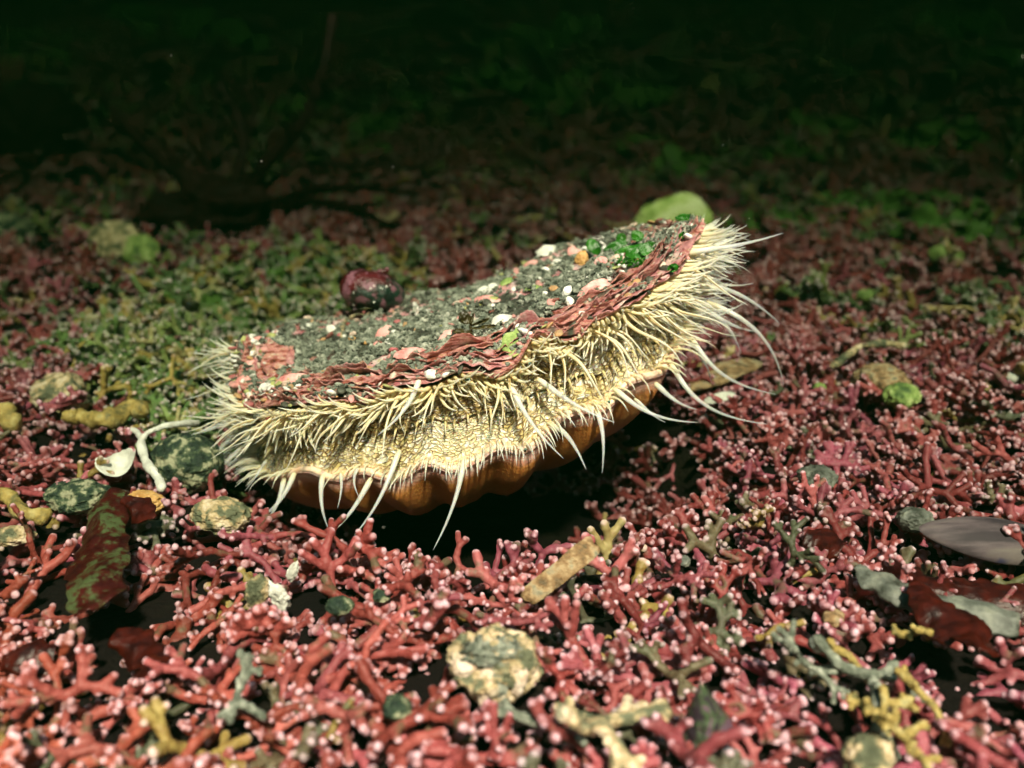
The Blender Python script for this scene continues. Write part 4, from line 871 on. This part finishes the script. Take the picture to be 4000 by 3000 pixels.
# red blades at the left
def sheet(name, pxs, mat, label, cat='seaweed blade', lift=.55, bow=.35, seed=0, thick=.03, wav=.18):
    """a broad blade through pixel outline centre-line points: (px, py, half width cm)"""
    C_ = np.array([gpt(a, b, lift) for a, b, _ in pxs]); W_ = np.array([c_ for _, _, c_ in pxs]); t = np.linspace(0, 1, len(C_)); K = 40; tt = np.linspace(0, 1, K)
    C2 = np.stack([np.interp(tt, t, C_[:, k]) for k in range(3)], -1); kk = np.hanning(9); kk /= kk.sum()
    Cp = np.concatenate([np.repeat(C2[:1], 4, 0), C2, np.repeat(C2[-1:], 4, 0)]); C2 = np.stack([np.convolve(Cp[:, j], kk, 'valid') for j in range(3)], -1)
    W2 = np.interp(tt, t, W_); d = np.gradient(C2, axis=0); d /= np.linalg.norm(d, axis=1)[:, None]+1e-9
    view = np.array([0, -.55, .83]); s = np.cross(d, view); s /= np.linalg.norm(s, axis=1)[:, None]; nn = np.cross(s, d)
    nv = 25; v = np.linspace(-1, 1, nv); Q = C2[:, None]+(W2[:, None]*v[None])[..., None]*s[:, None]+(-bow*(v**2)[None]*W2[:, None])[..., None]*nn[:, None]
    Q = Q.reshape(-1, 3); edge = np.tile(np.abs(v), K); Q = Q+(wav*fbm(Q*1.3+seed, 4, seed))[:, None]*view+(.30*edge**3*fbm(Q*2.5+seed, 4, seed+1))[:, None]*np.repeat(s, nv, 0)
    bt = Q-np.repeat(nn, nv, 0)*thick; n = len(Q); G = grid(K, nv)
    idx = np.array([k*nv for k in range(K)]+[(K-1)*nv+j for j in range(1, nv)]+[k*nv+nv-1 for k in range(K-2, -1, -1)]+[j for j in range(nv-2, 0, -1)]); i2 = np.roll(idx, -1)
    o = obj(name, np.concatenate([Q, bt]), np.concatenate([G, G[:, ::-1]+n, np.stack([i2, idx, idx+n, i2+n], 1)]), M[mat]); tag(o, label, cat); return o
sheet('red_seaweed_blade', [(450, 1985, .2), (430, 2040, .5), (410, 2150, .62), (390, 2270, .7), (360, 2400, .6), (340, 2480, .25)], 'red_blade_silt', 'broad dark red blade dusted with green silt at the left', seed=1, lift=.6, wav=.3)
sheet('red_seaweed_blade', [(490, 2040, .2), (560, 2080, .35), (620, 2110, .1)], 'red_blade', 'thin translucent brown blade folded behind the broad dark red one', seed=2, lift=.7)
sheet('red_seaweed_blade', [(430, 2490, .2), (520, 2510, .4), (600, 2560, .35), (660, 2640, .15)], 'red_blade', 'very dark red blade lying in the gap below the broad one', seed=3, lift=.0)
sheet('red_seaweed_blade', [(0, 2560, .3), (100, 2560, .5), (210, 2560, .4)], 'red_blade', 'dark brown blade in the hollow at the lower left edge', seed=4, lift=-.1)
sheet('red_seaweed_blade', [(560, 2700, .1), (590, 2640, .35), (600, 2590, .12)], 'red_blade', 'small bright red blade tip poking up in the lower left', seed=5, lift=.2)
sheet('red_seaweed_blade', [(3560, 2330, .2), (3620, 2420, .45), (3700, 2480, .6), (3800, 2540, .4), (3830, 2620, .2)], 'red_blade', 'broad translucent red brown blade at the right edge', seed=6, lift=.45)
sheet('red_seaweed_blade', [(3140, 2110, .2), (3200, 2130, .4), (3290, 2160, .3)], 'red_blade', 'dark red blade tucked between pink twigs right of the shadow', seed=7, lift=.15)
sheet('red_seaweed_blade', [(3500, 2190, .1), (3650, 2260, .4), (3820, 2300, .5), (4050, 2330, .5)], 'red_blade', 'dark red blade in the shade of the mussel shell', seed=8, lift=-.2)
sheet('green_flat_seaweed', [(3330, 2230, .1), (3400, 2270, .3), (3520, 2330, .4), (3700, 2380, .3), (4000, 2440, .3)], 'grey_stone', 'flat grey green sheet lying under the red brown blade at the right', 'seaweed blade', seed=9, lift=.1, thick=.06)
# mussel-like shell at the right edge
c = gpt(3790, 2150, .2); nu, nv = 60, 26; u = np.linspace(0, 1, nu); a = np.linspace(0, TWO, nv, endpoint=False); U, A = np.meshgrid(u, a, indexing='ij'); U, A = U.ravel(), A.ravel()
wd = np.sqrt(np.clip(np.sin(np.clip(U, .004, .996)*math.pi), 0, 1))*(.55+.35*U); V = np.stack([(U-.42)*3.4, np.cos(A)*wd*.55, np.sin(A)*wd*.30*np.where(np.sin(A) < 0, .4, 1)], -1)
V = V*np.array([1, 1.5, 1.2])@np.array(Euler((.75, .12, -.10)).to_matrix()).T+c+np.array([.25, .3, .0]); m_ = N('pearly_shell'); cc_ = m_.ramp(m_.noise(1.0, 8, m_.co(1, (.35, 2.4, 2))), [(.36, (.035, .028, .033)), (.48, (.10, .078, .085)), (.6, (.14, .12, .11))]); dk = m_.ramp(m_.noise(.55, 3), [(.62, 0), (.66, 1)]); cc_ = m_.mix(dk, cc_, (.03, .03, .07))
m_.done(m_.bsdf(cc_, .6, m_.bump(m_.noise(5, 4), .006), .15)); tag(obj('mussel_shell', V, grid(nu, nv), m_.m), 'smooth grey pink oval shell overhanging a dark gap at the right edge', 'mussel shell')
# conical top shell
c = gpt(2765, 2830, -.1); TS = MB(); a = np.linspace(0, TWO, 48, endpoint=False); h = np.linspace(0, 1, 40); A, H = np.meshgrid(a, h, indexing='ij'); A, H = A.ravel(), H.ravel()
st = np.mod(H*5+A/TWO, 1); R = .46*(1-H)**.95*(1+.06*np.sin(st*math.pi))+.004; V = np.stack([R*np.cos(A), R*np.sin(A), H*1.2], -1)@np.array(Euler((.15, -.2, 0)).to_matrix()).T+c
m_ = N('top_shell'); s1 = m_.ramp(m_.noise(3.2, 4, m_.co(1, (1, 1, .5)), dist=1.2), [(.44, (.03, .022, .03)), (.54, (.05, .09, .035)), (.60, (.10, .06, .085))]); m_.done(m_.bsdf(s1, .45, m_.bump(m_.noise(9, 4), .03), .4))
tag(obj('top_shell', V, grid(48, 40, True), m_.m), 'dark cone shaped sea snail shell with pale green zigzags at the bottom', 'sea snail')
# dead yellow branches at the lower right, each its own
def twig(px, py, k, s_, rot, mat, label, lift=.25, cat='dead maerl', tilt=(.5, .1)):
    c = gpt(px, py, lift); me = PMESH[k].copy(); me.materials.clear(); me.materials.append(mat); o = bpy.data.objects.new('dead_maerl_twig', me); COL.objects.link(o); o.location = c*S; o.rotation_euler = (tilt[0], tilt[1], rot); o.scale = (s_,)*3; tag(o, label, cat); return o
twig(3440, 2830, 0, .6, .4, yt, 'thick pale yellow forked dead maerl piece at the bottom right')
twig(3530, 2930, 4, .6, 2.2, yt, 'yellow Y shaped dead maerl piece reaching towards the bottom edge')
twig(3310, 2600, 1, .7, 1.2, yt, 'yellow dead maerl piece beside the silt covered twig at the lower right')
twig(3590, 2500, 6, .65, 3.0, yt, 'orange yellow dead maerl piece below the red brown blade')
twig(3640, 2800, 2, .6, .9, yt, 'small yellow dead maerl piece right of the thick forked one')
twig(3150, 2640, 5, .6, .1, M['silt'], 'dead maerl twig thickly coated in grey green silt at the lower right')
twig(3400, 2680, 9, 1.0, 1.9, M['silt'], 'upright silt furred maerl tuft between the yellow pieces')
twig(2080, 2860, 8, .9, 1.0, M['silt'], 'silt brown branching piece at the bottom edge below the broken shell')
twig(2340, 2870, 10, 1.1, 2.0, M['cream_stone'], 'olive brown lumpy branch at the bottom centre right')
twig(930, 2760, 12, .6, .5, M['silt'], 'green silted twig in the lower left centre')
for px, py, r, mt, lb, sd_ in [(3390,2965,.42,'cream_stone','round speckled grey brown pebble at the bottom right edge',1),(2670,2195,.16,'grey_stone','small smooth blue grey pebble at the front edge of the shadow',2),(1755,2820,.09,'white_bead','tiny round yellow white bead at the bottom centre',3),(3250,2420,.22,'tan_shell','small tan pebble between long pink twigs at the right',4),
    (1550,2770,.26,'green_stone','flat grey green stone left of the broken foreground shell',5),(3190,1880,.45,'grey_stone','smooth round blue grey pebble in the pink bed at the right',6),(3200,2520,.2,'grey_stone','small grey stone above the silt coated twig',7),(1490,2330,.2,'green_stone','little green stone at the edge of the shadow',8),
    (3440,1510,.8,'tan_shell','blurry yellow brown shell lump in the right middle distance',9),(3520,1560,.55,'lime','pale green crusted lump right of the yellow brown shell lump',10),(3200,1520,.22,'lime','round yellow green pebble in the right middle distance',11),(2600,1520,.1,'lime','x',12),
    (3385,1160,.42,'lime','blurry bright green shell piece in the right background',13),(3170,1110,.45,'lime','larger pale green lump in the right background',14),(3690,1010,.8,'lime','wide green patch of weed at the far right background',15),(3570,2040,.4,'grey_stone','dark blue grey pebble in the pink bed above the mussel shell',16),
    (3950,1480,.25,'white_shell','white speck cluster at the right edge',17),(240,1560,.9,'cream_stone','blurry brown stone in the bed at the left',18)]:
    if lb == 'x': continue
    stone('pebble', gpt(px, py, r*.2), (r*1.15, r, r*.72), M[mt], lb, 'pebble', 200+sd_, .25, 1.4, (0, 0, sd_), 4)
chip('shell_fragment', 0, 0, .62, .2, M['white_shell'], 'white pointed shell flake in the shade below the right tentacles', rot=.35, tilt=.5, seed=31, P=gpt(2810, 1570, .1), thick=.04, curl=.1, jag=.06)
chip('shell_fragment', 0, 0, 1.7, .5, M['tan_shell'], 'long grey brown shell slab behind the right hand tentacles', rot=.55, tilt=.3, seed=32, P=gpt(2830, 1480, .2), thick=.2, curl=.1)
worm('yellow_branch', [gpt(3240, 1500, .6), gpt(3330, 1440, .8), gpt(3450, 1420, .9), gpt(3530, 1425, .7)], .13, M['cream_stone'], 'thin pale strip bent over the yellow brown shell lump', 'worm tube')
# big pale green disc behind the shell, standing on edge
c = gpt(2640, 960, 1.0); V, F = blob((0, 0, 0), (2.4, .9, 2.1), 6, .22, 1.2, 4); V = V@np.array(Euler((-.25, .1, .1)).to_matrix()).T+np.array(c)*[1, 1, 0]+[0, 0, gz(c[0], c[1])+2.0]
tag(obj('green_sponge', V, F, M['disc']), 'large rounded pale green lump standing behind the top right of the scallop', 'sponge')
# old scallop shell with green edge, at the left in the distance
c = gpt(440, 1010); 
for k, (dx, dz, w_, h_, mt, lb) in enumerate([(0, 1.2, 1.5, 1.2, 'cream_stone', 'blurry pale upright old shell in the left background'), (1.6, .8, 1.1, .9, 'lime', 'blurry green rimmed shell right of the pale upright one'), (-.6, -.2, 1.5, .5, 'tan_shell', 'blurry flat tan shell lying below the pale upright one')]):
    chip('old_shell', 0, 0, w_, h_, M[mt], lb, 'shell', P=c+np.array([dx, -.3*k, dz-.6]), rot=.1, tilt=1.1 if k < 2 else .3, seed=70+k, thick=.15, curl=.35, jag=.1)
stone('pebble', gpt(310, 935, .4), (.8, .6, .5), M['lime'], 'small bright green lump in the left background', 'pebble', 240, .3)
stone('pebble', gpt(30, 930, .4), (1.8, 1.5, 1.2), M['green_stone'], 'dark green rounded stone cut by the left edge in the background', 'stone', 241, .2)
stone('stone', gpt(150, 560, 1.2), (4.5, 4, 4), M['dark_weed'], 'dark rounded boulder far off at the left', 'stone', 242, .2)
# ------------------------------------------------------------------ dark branching seaweed in the background
c = gpt(860, 870, -.6); c = np.array([c[0], c[1], gz(c[0], c[1])]); DW = empty('dark_seaweed', c, 'big dark red brown branching seaweed standing in the left background', 'seaweed')
dist = (c-C0)@FW
RW = np.random.default_rng(4)
def frond(pxs, w_, nm='frond'):
    Pp = np.array([atd(a, b, dist+o_) for a, b, o_ in pxs]); t = np.linspace(0, 1, len(Pp)); tt = np.linspace(0, 1, 24); Q = np.stack([np.interp(tt, t, Pp[:, k]) for k in range(3)], -1)
    V, F, al = tube(Q, w_*np.linspace(1, .55, 24)*(1+.3*vn(np.stack([tt*7, tt*0+w_*9, tt*0], -1), 4)), 8, .35, (0, 1, .1)); obj(nm, V, F, M['dark_weed'], DW)
    mb = MB()
    for q_ in range(3, 23, 2):
        branchlet(Q[q_], nrm((Q[q_]-Q[q_-1])*2/np.linalg.norm(Q[q_]-Q[q_-1])+RW.normal(0, .8, 3)), 1.2, 1, mb, RW, .11, .6)
    mb.build('side_twigs', M['dark_weed'], DW)
for pxs, w_ in [([(900,850,0),(1030,640,-1),(1200,460,-2),(1270,250,-3),(1300,60,-3)],1.0),([(860,850,0),(640,640,1),(480,480,2),(370,340,3)],.8),([(880,850,0),(950,600,0),(940,480,1),(860,330,1)],.9),([(870,850,0),(800,600,1),(840,450,2),(850,330,2)],.6),
    ([(950,800,0),(1150,640,2),(1400,640,3),(1650,650,4),(1730,590,5)],.55),([(950,840,0),(1200,740,-2),(1420,730,-3),(1640,760,-4)],.7),([(1000,850,0),(1200,780,-2),(1400,820,-3),(1560,900,-4)],.9),([(1200,460,-2),(1270,340,-2),(1330,330,-2)],.5),([(780,820,0),(700,640,1),(640,560,2)],.5),([(960,780,0),(1080,600,1),(1160,540,2)],.5),([(900,780,0),(1000,420,2),(960,380,2)],.45)]:
    frond(pxs, w_*.5)
V, F = blob(c+np.array([0, 0, 1.5]), (4.2, 3, 2.6), 5, .6, 2.2, 17); obj('holdfast', V, F, M['dark_weed'], DW)
# dim green weed tufts in the far background, each a clump of its own
rg = np.random.default_rng(15)
FARW = [(130,150,3),(560,70,4),(830,120,4),(980,170,3),(160,230,3),(1150,420,3),(2220,390,4),(2280,320,3),(2560,380,3),(2090,180,4),(2270,120,4),(3720,110,4),(3930,240,4),(3180,500,3),(3080,610,3),(2680,640,3),(2500,560,3),(3700,560,4),(1450,580,2),(1960,330,4),(1480,500,3),(1620,400,3),(3330,800,2.4),(3550,780,2.4),(2870,860,2),(1230,1030,1.6),(730,1130,1.4),(3100,850,2.2),(3760,900,3),(1310,740,2)]
mgw = m_blade('far_green_weed', (.10, .24, .04), (.18, .34, .07), .4, .5)
for k, (px, py, w_) in enumerate(FARW):
    c = gpt(px, py, 0); gzz = float(gz(c[0], c[1])); w_ = w_*1.5; hh = w_*.6
    mb = MB()
    for q in range(16):
        b0 = np.array([c[0]+rg.normal(0, w_*.35), c[1]+rg.normal(0, w_*.3), gzz]); V, F = leaf(b0, (rg.normal(0, .9), rg.normal(0, .4), .7), hh*rg.uniform(.6, 1.1), w_*rg.uniform(.15, .3), .1, (rg.normal(0, .4), -1, .1), K=12, wav=w_*.12, seed=k*20+q, thick=.08); mb.add(V, F)
    o = mb.build('green_weed_clump', mgw, origin=(c[0], c[1], gzz)); tag(o, 'dim blurred green weed clump in the dark background', 'weed', 'green weed clumps in the dark background')
# ------------------------------------------------------------------ the water itself
Vb_ = np.array([[sx*2300., sy*2300., z] for z in (-110., 27.) for sy in (-1, 1) for sx in (-1, 1)])
Fb_ = np.array([[0, 2, 3, 1], [4, 5, 7, 6], [0, 1, 5, 4], [2, 6, 7, 3], [0, 4, 6, 2], [1, 3, 7, 5]])
mw = bpy.data.materials.new('sea_water'); mw.use_nodes = True; mw.node_tree.nodes.clear()
pv = mw.node_tree.nodes.new('ShaderNodeVolumePrincipled'); ow = mw.node_tree.nodes.new('ShaderNodeOutputMaterial')
pv.inputs['Density'].default_value = 6.3; pv.inputs['Color'].default_value = (.00010, .0014, .0003, 1)
pv.inputs['Absorption Color'].default_value = (.10, .16, .085, 1)
mw.node_tree.links.new(pv.outputs[0], ow.inputs['Volume'])
tag(obj('haze', Vb_, Fb_, mw, origin=(0, 0, -110), smooth=False), 'dark green sea water filling the whole scene', kind='stuff')

# specks drifting in the water
rg = np.random.default_rng(99); mb = MB()
for q in range(150):
    c = atd(rg.uniform(0, 4000), rg.uniform(0, 2600), rg.uniform(19, 60)); 
    if c[2] < float(gz(c[0], c[1]))+1.5 or math.hypot((c[0]-XC)/8.5, (c[1]-YC)/8) < 1: continue
    V, F = blob(c, rg.uniform(.005, .011), 1, .3, 1, q); mb.add(V, F)
tag(mb.build('marine_snow', M['white_bead']), 'tiny pale specks drifting in the water', 'specks', kind='stuff')
